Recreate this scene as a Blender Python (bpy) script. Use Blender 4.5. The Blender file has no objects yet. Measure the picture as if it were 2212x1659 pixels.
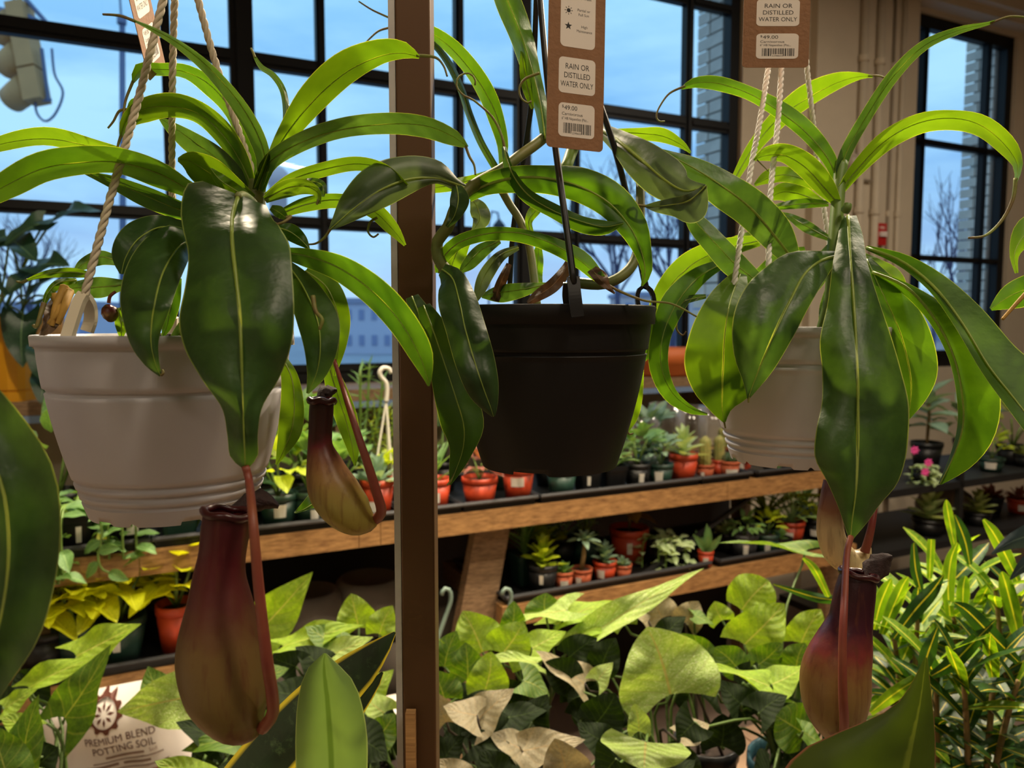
import bpy, math, random
from mathutils import Vector, Matrix, Quaternion, noise as mnoise

# ------------------------------------------------------------------ camera, sky, lights, exposure
SC = bpy.context.scene
COL = SC.collection
F = 1650.0                       # focal length in pixels of the 2212 x 1659 frame
PITCH = math.radians(4.49)
CAMZ = 1.5
cam_d = bpy.data.cameras.new('camera')
cam_d.sensor_width = 36.0
cam_d.lens = F / 2212.0 * 36.0
cam_d.clip_start = 0.02
cam_d.clip_end = 400
cam_d.dof.use_dof = True
cam_d.dof.focus_distance = 0.55
cam_d.dof.aperture_fstop = 10.0
cam = bpy.data.objects.new('camera', cam_d)
cam.location = (0, 0, CAMZ)
cam.rotation_euler = (math.pi / 2 - PITCH, 0, 0)
COL.objects.link(cam)
SC.camera = cam
SC.view_settings.view_transform = 'Standard'
SC.view_settings.look = 'None'
SC.view_settings.exposure = 0.0
SC.view_settings.gamma = 1.0
SC.view_settings.use_curve_mapping = False

def N(nt, t, **kw):
    n = nt.nodes.new(t)
    for k, v in kw.items():
        if k in n.inputs: n.inputs[k].default_value = v
        else: setattr(n, k, v)
    return n
def ramp(nt, stops, mode='LINEAR'):
    r = nt.nodes.new('ShaderNodeValToRGB')
    r.color_ramp.interpolation = mode
    e = r.color_ramp.elements
    while len(e) < len(stops): e.new(0.5)
    for i, (p, c) in enumerate(stops):
        e[i].position = p; e[i].color = (c[0], c[1], c[2], 1)
    return r
def lin(h):
    h = h.lstrip('#'); o = []
    for i in (0, 2, 4):
        c = int(h[i:i+2], 16) / 255
        o.append(c / 12.92 if c <= .04045 else ((c + .055) / 1.055) ** 2.4)
    return tuple(o)

world = bpy.data.worlds.new('dusk_sky')
SC.world = world
world.use_nodes = True
nt = world.node_tree
nt.nodes.clear()
tc = N(nt, 'ShaderNodeTexCoord')
sep = N(nt, 'ShaderNodeSeparateXYZ')
nt.links.new(tc.outputs['Generated'], sep.inputs[0])
grad = ramp(nt, [(0.0, lin('#a4b4d6')), (0.10, lin('#86add8')), (0.22, lin('#6fa6dc')), (0.42, lin('#86bfe6')), (0.62, lin('#94c8ea')), (1.0, lin('#7fbcf0'))])
nt.links.new(sep.outputs['Z'], grad.inputs['Fac'])
mp = N(nt, 'ShaderNodeMapping'); mp.inputs['Scale'].default_value = (1.6, 1.6, 6.0)
nt.links.new(tc.outputs['Generated'], mp.inputs[0])
cl = N(nt, 'ShaderNodeTexNoise', Scale=1.7, Detail=6.0, Roughness=0.55)
nt.links.new(mp.outputs[0], cl.inputs['Vector'])
cr = ramp(nt, [(0.34, (0, 0, 0)), (0.62, (1, 1, 1))])
nt.links.new(cl.outputs['Fac'], cr.inputs['Fac'])
cm = N(nt, 'ShaderNodeMix', data_type='RGBA')
cm.inputs['B'].default_value = (*lin('#aadaf6'), 1)
nt.links.new(grad.outputs[0], cm.inputs['A'])
mul = N(nt, 'ShaderNodeMath', operation='MULTIPLY'); mul.inputs[1].default_value = 0.75
nt.links.new(cr.outputs[0], mul.inputs[0]); nt.links.new(mul.outputs[0], cm.inputs['Factor'])
bg = N(nt, 'ShaderNodeBackground', Strength=1.4)
wo = N(nt, 'ShaderNodeOutputWorld')
nt.links.new(cm.outputs['Result'], bg.inputs['Color']); nt.links.new(bg.outputs[0], wo.inputs['Surface'])

WARM = (1.0, 0.83, 0.60)
LAMPS = [   # (x, y, z, aim x, aim y, aim z, watts, cone degrees, radius): the shop's ceiling spotlights
    (-0.8, 2.0, 3.1, -0.35, 0.85, 1.1, 250, 90, 0.05),
    (0.35, 2.15, 3.1, 0.25, 1.0, 1.1, 300, 90, 0.05),
    (1.4, 2.1, 3.1, 0.75, 1.0, 1.1, 280, 90, 0.05),
    (-0.6, 0.95, 3.25, -0.85, 2.1, 0.9, 110, 75, 0.05),
    (0.9, 1.1, 3.25, 0.75, 2.45, 0.9, 140, 75, 0.05),
    (0.75, -0.2, 3.25, 0.1, 0.5, 1.45, 50, 55, 0.12),
]
STRIPS = [(-0.8, -1.6, 3.3, 17), (1.5, -0.6, 3.3, 17), (2.3, 2.2, 3.3, 45)]   # fluorescent battens of the shop; the last added to brighten wall and rack

# ------------------------------------------------------------------ pixel helpers (a pixel and a real distance -> a place in the shop)
CP, SP = math.cos(PITCH), math.sin(PITCH)
def P(x, y, D):
    cx, cy = (x - 1106.0) / F * D, (829.5 - y) / F * D
    return Vector((cx, D * CP + cy * SP, CAMZ - D * SP + cy * CP))
TH = math.radians(25.97)
U = Vector((math.cos(TH), math.sin(TH), 0))       # along the window wall
NR = Vector((math.sin(TH), -math.cos(TH), 0))     # out of the wall, into the room
WB = 3.37
def WP(s, d, z):                                  # along wall, into room, height
    return Vector((0, WB, z)) + U * s + NR * d
def s_at(px, d, z):                               # where the pixel column px meets the line d from the wall at height z
    r = (px - 1106.0) / F
    o = Vector((0, WB, 0)) + NR * d
    # X = r * (Y*CP + (CAMZ - z)*SP)
    return (r * (o.y * CP + (CAMZ - z) * SP) - o.x) / (U.x - r * U.y * CP)
def z_at(px, py, d):
    z = 1.5
    for _ in range(4):
        s = s_at(px, d, z)
        p = WP(s, d, 0)
        # py = 829.5 - F * cy / D
        k = (829.5 - py) / F
        # cy = Y*SP + (z-CAMZ)*CP ; D = Y*CP - (z-CAMZ)*SP
        z = CAMZ + p.y * (k * CP - SP) / (CP + k * SP)
    return z

# ------------------------------------------------------------------ object helpers
def link(name, me, parent=None, mat=None):
    o = bpy.data.objects.new(name, me)
    COL.objects.link(o)
    if mat is not None and me is not None and not me.materials: me.materials.append(mat)
    if parent is not None:
        o.parent = parent
        o.matrix_parent_inverse = wmat(parent).inverted()
    return o
def wmat(o):
    m = o.matrix_basis.copy()
    if o.parent is not None: m = wmat(o.parent) @ o.matrix_parent_inverse @ m
    return m
def tag(o, label, cat=None, group=None, kind=None):
    o['label'] = label
    if cat: o['category'] = cat
    if group: o['group'] = group
    if kind: o['kind'] = kind
    return o
def thing(name, label, cat, loc, group=None):
    o = bpy.data.objects.new(name, None)
    o.empty_display_size = 0.03
    o.location = loc
    COL.objects.link(o)
    return tag(o, label, cat, group)
def struct(o):
    o['kind'] = 'structure'
    return o
class MB:
    def __init__(s): s.v = []; s.f = []; s.uv = {}
    def add(s, vs, fs):
        b = len(s.v); s.v += [tuple(v) for v in vs]
        s.f += [tuple(b + i for i in f) for f in fs]
        return b
    def hexa(s, c):                       # 8 corners: bottom 4 ccw, top 4 ccw
        s.add(c, [(3, 2, 1, 0), (4, 5, 6, 7), (0, 1, 5, 4), (1, 2, 6, 5), (2, 3, 7, 6), (3, 0, 4, 7)])
    def box(s, x0, x1, y0, y1, z0, z1):
        s.hexa([(x0, y0, z0), (x1, y0, z0), (x1, y1, z0), (x0, y1, z0), (x0, y0, z1), (x1, y0, z1), (x1, y1, z1), (x0, y1, z1)])
    def wbox(s, s0, s1, d0, d1, z0, z1):  # box in the wall's own axes
        s.hexa([WP(s0, d1, z0), WP(s1, d1, z0), WP(s1, d0, z0), WP(s0, d0, z0), WP(s0, d1, z1), WP(s1, d1, z1), WP(s1, d0, z1), WP(s0, d0, z1)])
    def tube(s, pts, rad, n=8, cap=True):
        pts = [Vector(p) for p in pts]
        if not isinstance(rad, (list, tuple)): rad = [rad] * len(pts)
        t0 = (pts[1] - pts[0]).normalized()
        up = Vector((0, 0, 1)) if abs(t0.z) < .9 else Vector((1, 0, 0))
        nn = t0.cross(up).normalized()
        rings = []
        for i, p in enumerate(pts):
            t = (pts[min(i + 1, len(pts) - 1)] - pts[max(i - 1, 0)])
            t = t.normalized() if t.length > 1e-9 else t0
            nn = (nn - t * nn.dot(t))
            nn = nn.normalized() if nn.length > 1e-6 else t.orthogonal().normalized()
            b = t.cross(nn)
            rings.append([p + (nn * math.cos(2 * math.pi * k / n) + b * math.sin(2 * math.pi * k / n)) * rad[i] for k in range(n)])
        vs = [v for r in rings for v in r]; fs = []
        for i in range(len(pts) - 1):
            for k in range(n):
                fs.append((i * n + k, i * n + (k + 1) % n, (i + 1) * n + (k + 1) % n, (i + 1) * n + k))
        if cap:
            fs.append(tuple(reversed(range(n)))); fs.append(tuple((len(pts) - 1) * n + k for k in range(n)))
        s.add(vs, fs)
    def lathe(s, prof, c=(0, 0, 0), n=32, mod=None):   # prof [(r, z)]
        c = Vector(c); vs = []; fs = []
        for i, (r, z) in enumerate(prof):
            for k in range(n):
                a = 2 * math.pi * k / n
                rr, zz = (r, z) if mod is None else mod(r, z, a, i)
                vs.append(c + Vector((rr * math.cos(a), rr * math.sin(a), zz)))
        for i in range(len(prof) - 1):
            for k in range(n):
                fs.append((i * n + k, i * n + (k + 1) % n, (i + 1) * n + (k + 1) % n, (i + 1) * n + k))
        s.add(vs, fs)
    def mesh(s, name, smooth=False, mat=None):
        me = bpy.data.meshes.new(name)
        me.from_pydata(s.v, [], s.f)
        if smooth: me.polygons.foreach_set('use_smooth', [True] * len(me.polygons))
        if mat: me.materials.append(mat)
        me.update()
        return me
    def build(s, name, mat, parent=None, smooth=False):
        return link(name, s.mesh(name, smooth, mat), parent)
def cr(pts, n):                           # Catmull-Rom through tuples, n samples by chord length
    m = len(pts)
    if m == 2:
        return [tuple(a + (b - a) * i / (n - 1) for a, b in zip(*pts)) for i in range(n)]
    L = [0.0]
    for i in range(1, m):
        L.append(L[-1] + max(1e-6, math.hypot(pts[i][0] - pts[i-1][0], pts[i][1] - pts[i-1][1], (pts[i][2] - pts[i-1][2]) if len(pts[i]) == 3 else 0)))
    out = []
    for i in range(n):
        q = L[-1] * i / (n - 1); j = 0
        while j < m - 2 and L[j + 1] < q: j += 1
        t = (q - L[j]) / (L[j + 1] - L[j])
        p0, p1, p2, p3 = pts[max(j - 1, 0)], pts[j], pts[j + 1], pts[min(j + 2, m - 1)]
        out.append(tuple(.5 * (2 * b + (c - a) * t + (2 * a - 5 * b + 4 * c - d) * t * t + (3 * b - a - 3 * c + d) * t ** 3) for a, b, c, d in zip(p0, p1, p2, p3)))
    return out
def px_tube(pts, r0, r1=None, n=28, sides=7, mb=None):   # pts (px, py, D); radii in metres
    r1 = r0 if r1 is None else r1
    pp = [P(*q) for q in cr(pts, n)]
    mb = mb or MB()
    mb.tube(pp, [r0 + (r1 - r0) * i / (n - 1) for i in range(n)], sides)
    return mb

# ------------------------------------------------------------------ materials
MATS = {}
def pbr(name, col, rough=.5, metal=0.0, spec=.5, var=.0, vscale=20.0, bump=0.0, bscale=60.0, col2=None, emis=None, sub=0.0):
    if name in MATS: return MATS[name]
    m = bpy.data.materials.new(name); m.use_nodes = True
    nt = m.node_tree; b = nt.nodes['Principled BSDF']
    c = lin(col) if isinstance(col, str) else col
    b.inputs['Base Color'].default_value = (*c, 1)
    b.inputs['Roughness'].default_value = rough
    b.inputs['Metallic'].default_value = metal
    b.inputs['Specular IOR Level'].default_value = spec
    if sub: b.inputs['Subsurface Weight'].default_value = sub; b.inputs['Subsurface Radius'].default_value = (.01, .008, .006)
    if var or bump:
        tc = N(nt, 'ShaderNodeTexCoord')
    if var:
        c2 = lin(col2) if col2 else tuple(x * (1 - var) for x in c)
        n = N(nt, 'ShaderNodeTexNoise', Scale=vscale, Detail=5.0, Roughness=.6)
        nt.links.new(tc.outputs['Object'], n.inputs['Vector'])
        r = ramp(nt, [(.32, c2), (.68, c)])
        nt.links.new(n.outputs['Fac'], r.inputs['Fac']); nt.links.new(r.outputs[0], b.inputs['Base Color'])
    if bump:
        n2 = N(nt, 'ShaderNodeTexNoise', Scale=bscale, Detail=4.0)
        nt.links.new(tc.outputs['Object'], n2.inputs['Vector'])
        bp = N(nt, 'ShaderNodeBump', Strength=bump, Distance=.002)
        nt.links.new(n2.outputs['Fac'], bp.inputs['Height']); nt.links.new(bp.outputs[0], b.inputs['Normal'])
    if emis:
        b.inputs['Emission Color'].default_value = (*c, 1); b.inputs['Emission Strength'].default_value = emis
    MATS[name] = m
    return m
def wood(name, c1, c2, scale=6.0):
    if name in MATS: return MATS[name]
    m = bpy.data.materials.new(name); m.use_nodes = True
    nt = m.node_tree; b = nt.nodes['Principled BSDF']; b.inputs['Roughness'].default_value = .6
    tc = N(nt, 'ShaderNodeTexCoord')
    mp = N(nt, 'ShaderNodeMapping')
    mp.inputs['Rotation'].default_value = (0, 0, -TH); mp.inputs['Scale'].default_value = (1.2, 9, 22)
    nt.links.new(tc.outputs['Object'], mp.inputs[0])
    n = N(nt, 'ShaderNodeTexNoise', Scale=scale, Detail=7.0, Roughness=.65)
    nt.links.new(mp.outputs[0], n.inputs['Vector'])
    r = ramp(nt, [(.3, lin(c1)), (.5, tuple((a + d) / 2 for a, d in zip(lin(c1), lin(c2)))), (.72, lin(c2))])
    nt.links.new(n.outputs['Fac'], r.inputs['Fac']); nt.links.new(r.outputs[0], b.inputs['Base Color'])
    MATS[name] = m
    return m
def leafmat(name, top, top2, rib, trans=.42, tcol=None, rough=.36, edge=None, edgew=.025, ribw=.018, veins=0.0, blotch=None, nscale=9.0, spec=.5, blotchlo=.52, bumps=.25, veincol=None):
    """leaf: reflects, and lets light through; uv x runs across the blade, uv y from base to tip"""
    if name in MATS: return MATS[name]
    m = bpy.data.materials.new(name); m.use_nodes = True
    nt = m.node_tree; L = nt.links
    b = nt.nodes['Principled BSDF']; out = nt.nodes['Material Output']
    b.inputs['Roughness'].default_value = rough; b.inputs['Specular IOR Level'].default_value = spec
    uv = N(nt, 'ShaderNodeUVMap'); uv.uv_map = 'UVMap'
    sx = N(nt, 'ShaderNodeSeparateXYZ'); L.new(uv.outputs[0], sx.inputs[0])
    tc = N(nt, 'ShaderNodeTexCoord')
    n1 = N(nt, 'ShaderNodeTexNoise', Scale=nscale * 3, Detail=4.0, Roughness=.6); L.new(tc.outputs['Object'], n1.inputs['Vector'])
    rr = ramp(nt, [(.3, lin(top)), (.72, lin(top2))]); L.new(n1.outputs['Fac'], rr.inputs['Fac'])
    cur = rr.outputs[0]
    if blotch:
        n2 = N(nt, 'ShaderNodeTexNoise', Scale=nscale * 7, Detail=6.0, Roughness=.7); L.new(tc.outputs['Object'], n2.inputs['Vector'])
        r2 = ramp(nt, [(blotchlo, (0, 0, 0)), (blotchlo + .12, (1, 1, 1))]); L.new(n2.outputs['Fac'], r2.inputs['Fac'])
        mx = N(nt, 'ShaderNodeMix', data_type='RGBA'); L.new(r2.outputs[0], mx.inputs['Factor']); L.new(cur, mx.inputs['A'])
        mx.inputs['B'].default_value = (*lin(blotch), 1); cur = mx.outputs['Result']
    ax = N(nt, 'ShaderNodeMath', operation='SUBTRACT'); L.new(sx.outputs['X'], ax.inputs[0]); ax.inputs[1].default_value = .5
    ab = N(nt, 'ShaderNodeMath', operation='ABSOLUTE'); L.new(ax.outputs[0], ab.inputs[0])
    hgt = None
    if veins:
        # side veins slanting off the midrib
        vv = N(nt, 'ShaderNodeMath', operation='MULTIPLY_ADD'); L.new(ab.outputs[0], vv.inputs[0]); vv.inputs[1].default_value = -.75; L.new(sx.outputs['Y'], vv.inputs[2])
        fr = N(nt, 'ShaderNodeMath', operation='MULTIPLY'); L.new(vv.outputs[0], fr.inputs[0]); fr.inputs[1].default_value = veins
        pp = N(nt, 'ShaderNodeMath', operation='PINGPONG'); L.new(fr.outputs[0], pp.inputs[0]); pp.inputs[1].default_value = .5
        vr = ramp(nt, [(0.0, (1, 1, 1)), (.10, (0, 0, 0))]); L.new(pp.outputs[0], vr.inputs['Fac'])
        vm = N(nt, 'ShaderNodeMath', operation='MULTIPLY'); L.new(vr.outputs[0], vm.inputs[0]); vm.inputs[1].default_value = .5
        mx = N(nt, 'ShaderNodeMix', data_type='RGBA'); L.new(vm.outputs[0], mx.inputs['Factor']); L.new(cur, mx.inputs['A'])
        mx.inputs['B'].default_value = (*lin(veincol or rib), 1); cur = mx.outputs['Result']; hgt = pp.outputs[0]
    rb = ramp(nt, [(ribw * .5, (1, 1, 1)), (ribw, (0, 0, 0))]); L.new(ab.outputs[0], rb.inputs['Fac'])
    mx = N(nt, 'ShaderNodeMix', data_type='RGBA'); L.new(rb.outputs[0], mx.inputs['Factor']); L.new(cur, mx.inputs['A'])
    mx.inputs['B'].default_value = (*lin(rib), 1); cur = mx.outputs['Result']
    if edge:
        er = ramp(nt, [(.5 - edgew, (0, 0, 0)), (.5 - edgew * .4, (1, 1, 1))]); L.new(ab.outputs[0], er.inputs['Fac'])
        mx = N(nt, 'ShaderNodeMix', data_type='RGBA'); L.new(er.outputs[0], mx.inputs['Factor']); L.new(cur, mx.inputs['A'])
        mx.inputs['B'].default_value = (*lin(edge), 1); cur = mx.outputs['Result']
    L.new(cur, b.inputs['Base Color'])
    nb = N(nt, 'ShaderNodeTexNoise', Scale=nscale * 12, Detail=3.0); L.new(tc.outputs['Object'], nb.inputs['Vector'])
    bp = N(nt, 'ShaderNodeBump', Strength=bumps, Distance=.0025)
    if hgt is not None:
        ad = N(nt, 'ShaderNodeMath', operation='MULTIPLY_ADD'); L.new(hgt, ad.inputs[0]); ad.inputs[1].default_value = 1.6; L.new(nb.outputs['Fac'], ad.inputs[2]); L.new(ad.outputs[0], bp.inputs['Height'])
    else: L.new(nb.outputs['Fac'], bp.inputs['Height'])
    L.new(bp.outputs[0], b.inputs['Normal'])
    tr = N(nt, 'ShaderNodeBsdfTranslucent'); L.new(bp.outputs[0], tr.inputs['Normal'])
    hs = N(nt, 'ShaderNodeMix', data_type='RGBA', blend_type='MULTIPLY'); hs.inputs['Factor'].default_value = 1
    hs.inputs['B'].default_value = (*(tcol or (2.6, 2.3, .9)), 1); L.new(cur, hs.inputs['A']); L.new(hs.outputs['Result'], tr.inputs['Color'])
    ms = N(nt, 'ShaderNodeMixShader'); ms.inputs[0].default_value = trans
    L.new(b.outputs[0], ms.inputs[1]); L.new(tr.outputs[0], ms.inputs[2]); L.new(ms.outputs[0], out.inputs['Surface'])
    MATS[name] = m
    return m

def uvgrid(verts, nu, nv, name, mat):        # grid of nu stations x nv across -> mesh with UVMap
    fs = []
    for i in range(nu - 1):
        for j in range(nv - 1):
            fs.append((i * nv + j, i * nv + j + 1, (i + 1) * nv + j + 1, (i + 1) * nv + j))
    me = bpy.data.meshes.new(name)
    me.from_pydata([tuple(v) for v in verts], [], fs)
    ul = me.uv_layers.new(name='UVMap')
    li = [0] * len(me.loops); me.loops.foreach_get('vertex_index', li)
    ul.data.foreach_set('uv', [c for k in li for c in ((k % nv) / (nv - 1), (k // nv) / (nu - 1))])
    me.polygons.foreach_set('use_smooth', [True] * len(me.polygons))
    me.materials.append(mat); me.update()
    return me
def text_mesh(body, size, mat, align='CENTER', ext=0.0002, space=1.0, squash=1.0):
    cu = bpy.data.curves.new('lettering', 'FONT')
    cu.body = body; cu.size = size; cu.align_x = align; cu.extrude = ext; cu.space_character = space; cu.resolution_u = 3
    o = bpy.data.objects.new('lettering', cu)
    sc = bpy.data.scenes.new('type_setting'); sc.collection.objects.link(o)      # scratch scene, removed again
    vl = sc.view_layers[0]; vl.update()
    me = bpy.data.meshes.new_from_object(o.evaluated_get(vl.depsgraph))
    bpy.data.objects.remove(o); bpy.data.curves.remove(cu); bpy.data.scenes.remove(sc)
    if squash != 1.0:
        for v in me.vertices: v.co.x *= squash
    me.materials.clear(); me.materials.append(mat); me.name = 'lettering'
    return me

# ------------------------------------------------------------------ room shell
CREAM = pbr('cream_painted_wall', '#c9bba4', .75, var=.12, vscale=3, bump=.15, bscale=40)
FRAME = pbr('black_steel_frame', '#060709', .5, spec=.3, var=.25, vscale=6)
WOODB = wood('bench_wood', '#6d4a29', '#b98d57')
WOODW = wood('weathered_wood', '#5b452f', '#96795a', 8)
BLACKP = pbr('black_plastic', '#141416', .42, spec=.4, var=.2, vscale=40)
GREYD = pbr('dark_grey_plastic', '#2a2b2e', .5)
TERRA = pbr('terracotta', '#a8502c', .75, var=.2, vscale=30)
REDP = pbr('red_plastic_pot', '#b13a18', .5, var=.12, vscale=15)
GREENP = pbr('green_plastic_pot', '#1f3d33', .45, var=.2, vscale=15)
WHITEL = pbr('white_sticker', '#ece7dc', .6)
INK = pbr('black_ink', '#1c1917', .7)
SOIL = pbr('dark_soil', '#2a1c13', .95, var=.6, vscale=90, bump=1.0, bscale=160)
FLOORM = pbr('floor_tile', '#b99a80', .5, var=.2, vscale=4)
GROUT = pbr('floor_grout', '#6d5c50', .8)
CEIL = pbr('ceiling_paint', '#b8ad9c', .8, var=.1, vscale=2)

S0, S1 = -3.2, 5.4
W1L, W1R = s_at(-75, 0, 2.0), s_at(1597, 0, 2.0)
W2L, W2R = s_at(1966, 0, 2.6), s_at(2188, 0, 2.6)
SILL, HEAD = 1.24, 3.28
m = MB()
m.wbox(S0, S1, -.2, 0, 0, SILL)
m.wbox(S0, S1, -.2, 0, HEAD, 3.75)
m.wbox(S0, W1L, -.2, 0, SILL, HEAD)
m.wbox(W1R, W2L, -.2, 0, SILL, HEAD)
m.wbox(W2R, S1, -.2, 0, SILL, HEAD)
struct(tag(m.build('wall_window', CREAM), 'cream wall holding the black framed windows'))
m = MB(); m.wbox(s_at(1745, 0, 2.6), W2L - .02, 0, .05, 0, 3.3)
struct(tag(m.build('trim_1', CREAM), 'shallow cream pilaster between the two windows'))
m = MB(); m.wbox(s_at(1610, 0, 2.6), S1, 0, .16, 3.34, 3.75); m.wbox(s_at(1610, 0, 2.6), S1, 0, .1, 3.30, 3.34)
struct(tag(m.build('trim_2', CREAM), 'cream beam running along the top of the wall'))
def wall(name, s0, s1, d0, d1, z0, z1, mat, label):
    mm = MB(); mm.wbox(s0, s1, d0, d1, z0, z1); return struct(tag(mm.build(name, mat), label))
wall('wall_left', S0 - .1, S0, -.2, 7, 0, 3.75, CREAM, 'cream side wall of the shop')
wall('wall_right', S1, S1 + .1, -.2, 7, 0, 3.75, CREAM, 'cream far side wall of the shop')
wall('wall_back', S0 - .1, S1 + .1, 7, 7.1, 0, 3.75, CREAM, 'cream rear wall of the shop')
wall('ceiling', S0 - .1, S1 + .1, -.2, 7.1, 3.75, 3.85, CEIL, 'pale ceiling of the shop')
fl = wall('floor', S0, S1, 0, 7, -.05, 0, GROUT, 'beige tiled shop floor')
tm = MB(); tm.wbox(-.147, .147, -.147, .147, 0, .006)
tme = tm.mesh('tile', mat=FLOORM); tme.transform(Matrix.Translation(-Vector((0, WB, 0))))
for i in range(9):                       # tiles in the aisle that show between the stems
    for j in range(6):
        o = link('tile', tme, fl); o.location = WP(-1.2 + i * .3, 1.1 + j * .3, 0)

# ------------------------------------------------------------------ windows
def glassmat():
    mt = bpy.data.materials.new('window_glass'); mt.use_nodes = True
    nt = mt.node_tree; nt.nodes.clear()
    o = N(nt, 'ShaderNodeOutputMaterial'); t = N(nt, 'ShaderNodeBsdfTransparent'); g = N(nt, 'ShaderNodeBsdfGlossy', Roughness=.01)
    t.inputs[0].default_value = (.95, .97, .98, 1)
    fz = N(nt, 'ShaderNodeFresnel', IOR=1.45); mx = N(nt, 'ShaderNodeMixShader')
    nt.links.new(fz.outputs[0], mx.inputs[0]); nt.links.new(t.outputs[0], mx.inputs[1]); nt.links.new(g.outputs[0], mx.inputs[2]); nt.links.new(mx.outputs[0], o.inputs[0])
    return mt
GLASS = glassmat()
def window(name, label, bars, zbars, sl, sr, z0, z1):
    w = bpy.data.objects.new(name, None); COL.objects.link(w); w.location = WP((sl + sr) / 2, 0, z0); struct(tag(w, label))
    mm = MB()
    mm.wbox(sl, sr, -.075, -.025, z0, z0 + .06); mm.wbox(sl, sr, -.075, -.025, z1 - .07, z1)
    mm.wbox(sl, sl + .055, -.075, -.025, z0, z1); mm.wbox(sr - .06, sr, -.075, -.025, z0, z1)
    mm.build('window_frame', FRAME, w)
    for s, hw in bars:
        mm = MB(); mm.wbox(s - hw, s + hw, -.07, -.03, z0 + .06, z1 - .07); mm.wbox(s - hw * .45, s + hw * .45, -.03, -.018, z0 + .06, z1 - .07)
        mm.build('mullion', FRAME, w)
    xs = [sl + .05] + [s for s, _ in bars] + [sr - .055]
    zs = [z0 + .05] + [z for z, _ in zbars] + [z1 - .06]
    for z, hz in zbars:
        for i in range(len(xs) - 1):
            a = xs[i] + (bars[i-1][1] if i else 0); b = xs[i+1] - (bars[i][1] if i < len(bars) else 0)
            mm = MB(); mm.wbox(a, b, -.068, -.032, z - hz, z + hz); mm.wbox(a, b, -.032, -.022, z - hz * .4, z + hz * .4)
            mm.build('muntin', FRAME, w)
    for i in range(len(xs) - 1):
        for j in range(len(zs) - 1):
            mm = MB()
            mm.add([WP(xs[i], -.05, zs[j]), WP(xs[i+1], -.05, zs[j]), WP(xs[i+1], -.07, zs[j+1]), WP(xs[i], -.07, zs[j+1])], [(0, 1, 2, 3)])
            mm.build('pane', GLASS, w)
    return w
sa = lambda px: s_at(px, -.04, 2.1)
window('window_1', 'wide black steel window of many panes with blue dusk behind',
       [(sa(-58), .015), (sa(366), .016), (sa(528), .042), (sa(697), .017), (sa(993), .018), (sa(1130), .036), (sa(1245), .014), (sa(1482), .022)],
       [(1.32, .02), (1.895, .022), (2.485, .028), (3.06, .022)], W1L, W1R, SILL, HEAD)
window('window_2', 'narrow black window beyond the cream pier',
       [(sa(1983), .013), (sa(2117), .014)], [(1.32, .02), (1.895, .016), (2.57, .018)], W2L, W2R, SILL, HEAD)

BRICK = pbr('grey_painted_brick', '#e4d8ca', .85, var=.2, vscale=9, bump=.4, bscale=70)
MORT = pbr('mortar', '#8d867e', .95)
bm_ = MB(); bm_.wbox(0, .012, -.095, .095, 0, .057); bme = bm_.mesh('brick', mat=BRICK); bme.transform(Matrix.Translation(-Vector((0, WB, 0))))
bm2 = MB(); bm2.wbox(0, .012, -.045, .045, 0, .057); bmh = bm2.mesh('brick', mat=BRICK); bmh.transform(Matrix.Translation(-Vector((0, WB, 0))))
def brick_reveal(name, label, s, dep):
    mm = MB(); mm.wbox(s, s + .25, -.085 - dep + .06, -.08, 1.0, 3.6)
    r = struct(tag(mm.build(name, MORT), label))
    z = 1.05; k = 0
    while z < 3.5:
        out = -.09 - dep + (0.05 if (k % 4 == 2) else 0.0)
        d = -.09
        first = (k % 2 == 0)
        while d > out + .03:
            ln = .19 if first else .09
            first = True
            if d - ln < out: ln = .09
            o = link('brick', bme if ln > .1 else bmh, r); o.location = WP(s - .012, d - ln / 2, z)
            d -= ln + .01
        z += .067; k += 1
brick_reveal('wall_exterior_brick', 'grey brick reveal outside the wide window', W1R - .045, .2)
brick_reveal('wall_exterior_brick_far', 'grey brick reveal outside the narrow window', W2R - .07, .2)

# pipes and fire alarm on the pilaster
for px, r, lab in ((1858, .021, 'thick cream pipe nearest the wide window'), (1893, .021, 'thick cream pipe in the middle of the pilaster'), (1926, .008, 'thin dark conduit on the cream pilaster'), (1945, .014, 'cream pipe beside the narrow window')):
    mm = MB(); s = s_at(px, .07, 2.4); mm.tube([WP(s, .05 + r, .3), WP(s, .05 + r, 1.6), WP(s, .05 + r, 3.3)], r, 12)
    o = tag(mm.build('wall_pipe', CREAM if r > .01 else pbr('old_conduit', '#8a7c69', .6), smooth=True), lab, 'pipe', 'pipes on the pilaster')
    for zz in (1.25, 2.1, 2.9):
        q = MB(); q.tube([WP(s, .05 + r, zz), WP(s, .05 + r, zz + .03)], r * 1.35, 12); q.build('pipe_clamp', CREAM, o)
RED = pbr('red_alarm_plastic', '#b01c1c', .4)
s, z = s_at(1897, .06, 1.98), z_at(1897, 507, .06)
t = thing('fire_alarm_pull_station', 'red fire alarm pull station on the cream pilaster', 'fire alarm', WP(s, .05, z))
mm = MB(); mm.wbox(s - .036, s + .036, .05, .085, z - .06, z + .06); mm.build('body', RED, t)
mm = MB(); mm.wbox(s - .026, s + .026, .085, .098, z - .012, z + .012); mm.build('handle', pbr('white_plastic', '#e8e4dc', .5), t)
R3 = Matrix((( U.x, 0, NR.x), (U.y, 0, NR.y), (0, 1, 0))).to_4x4()
def wall_text(body, size, mat, s, d, z, parent, name='lettering'):
    o = link(name, text_mesh(body, size, mat), parent); me = o.data
    me.transform(Matrix.Translation(WP(s, d, z)) @ R3); return o
wall_text('FIRE', .022, WHITEL, s, .0855, z + .028, t); wall_text('PULL DOWN', .010, RED, s, .0985, z - .004, t)
s, z = s_at(1843, .1, 2.3), z_at(1843, 352, .1)
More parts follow.
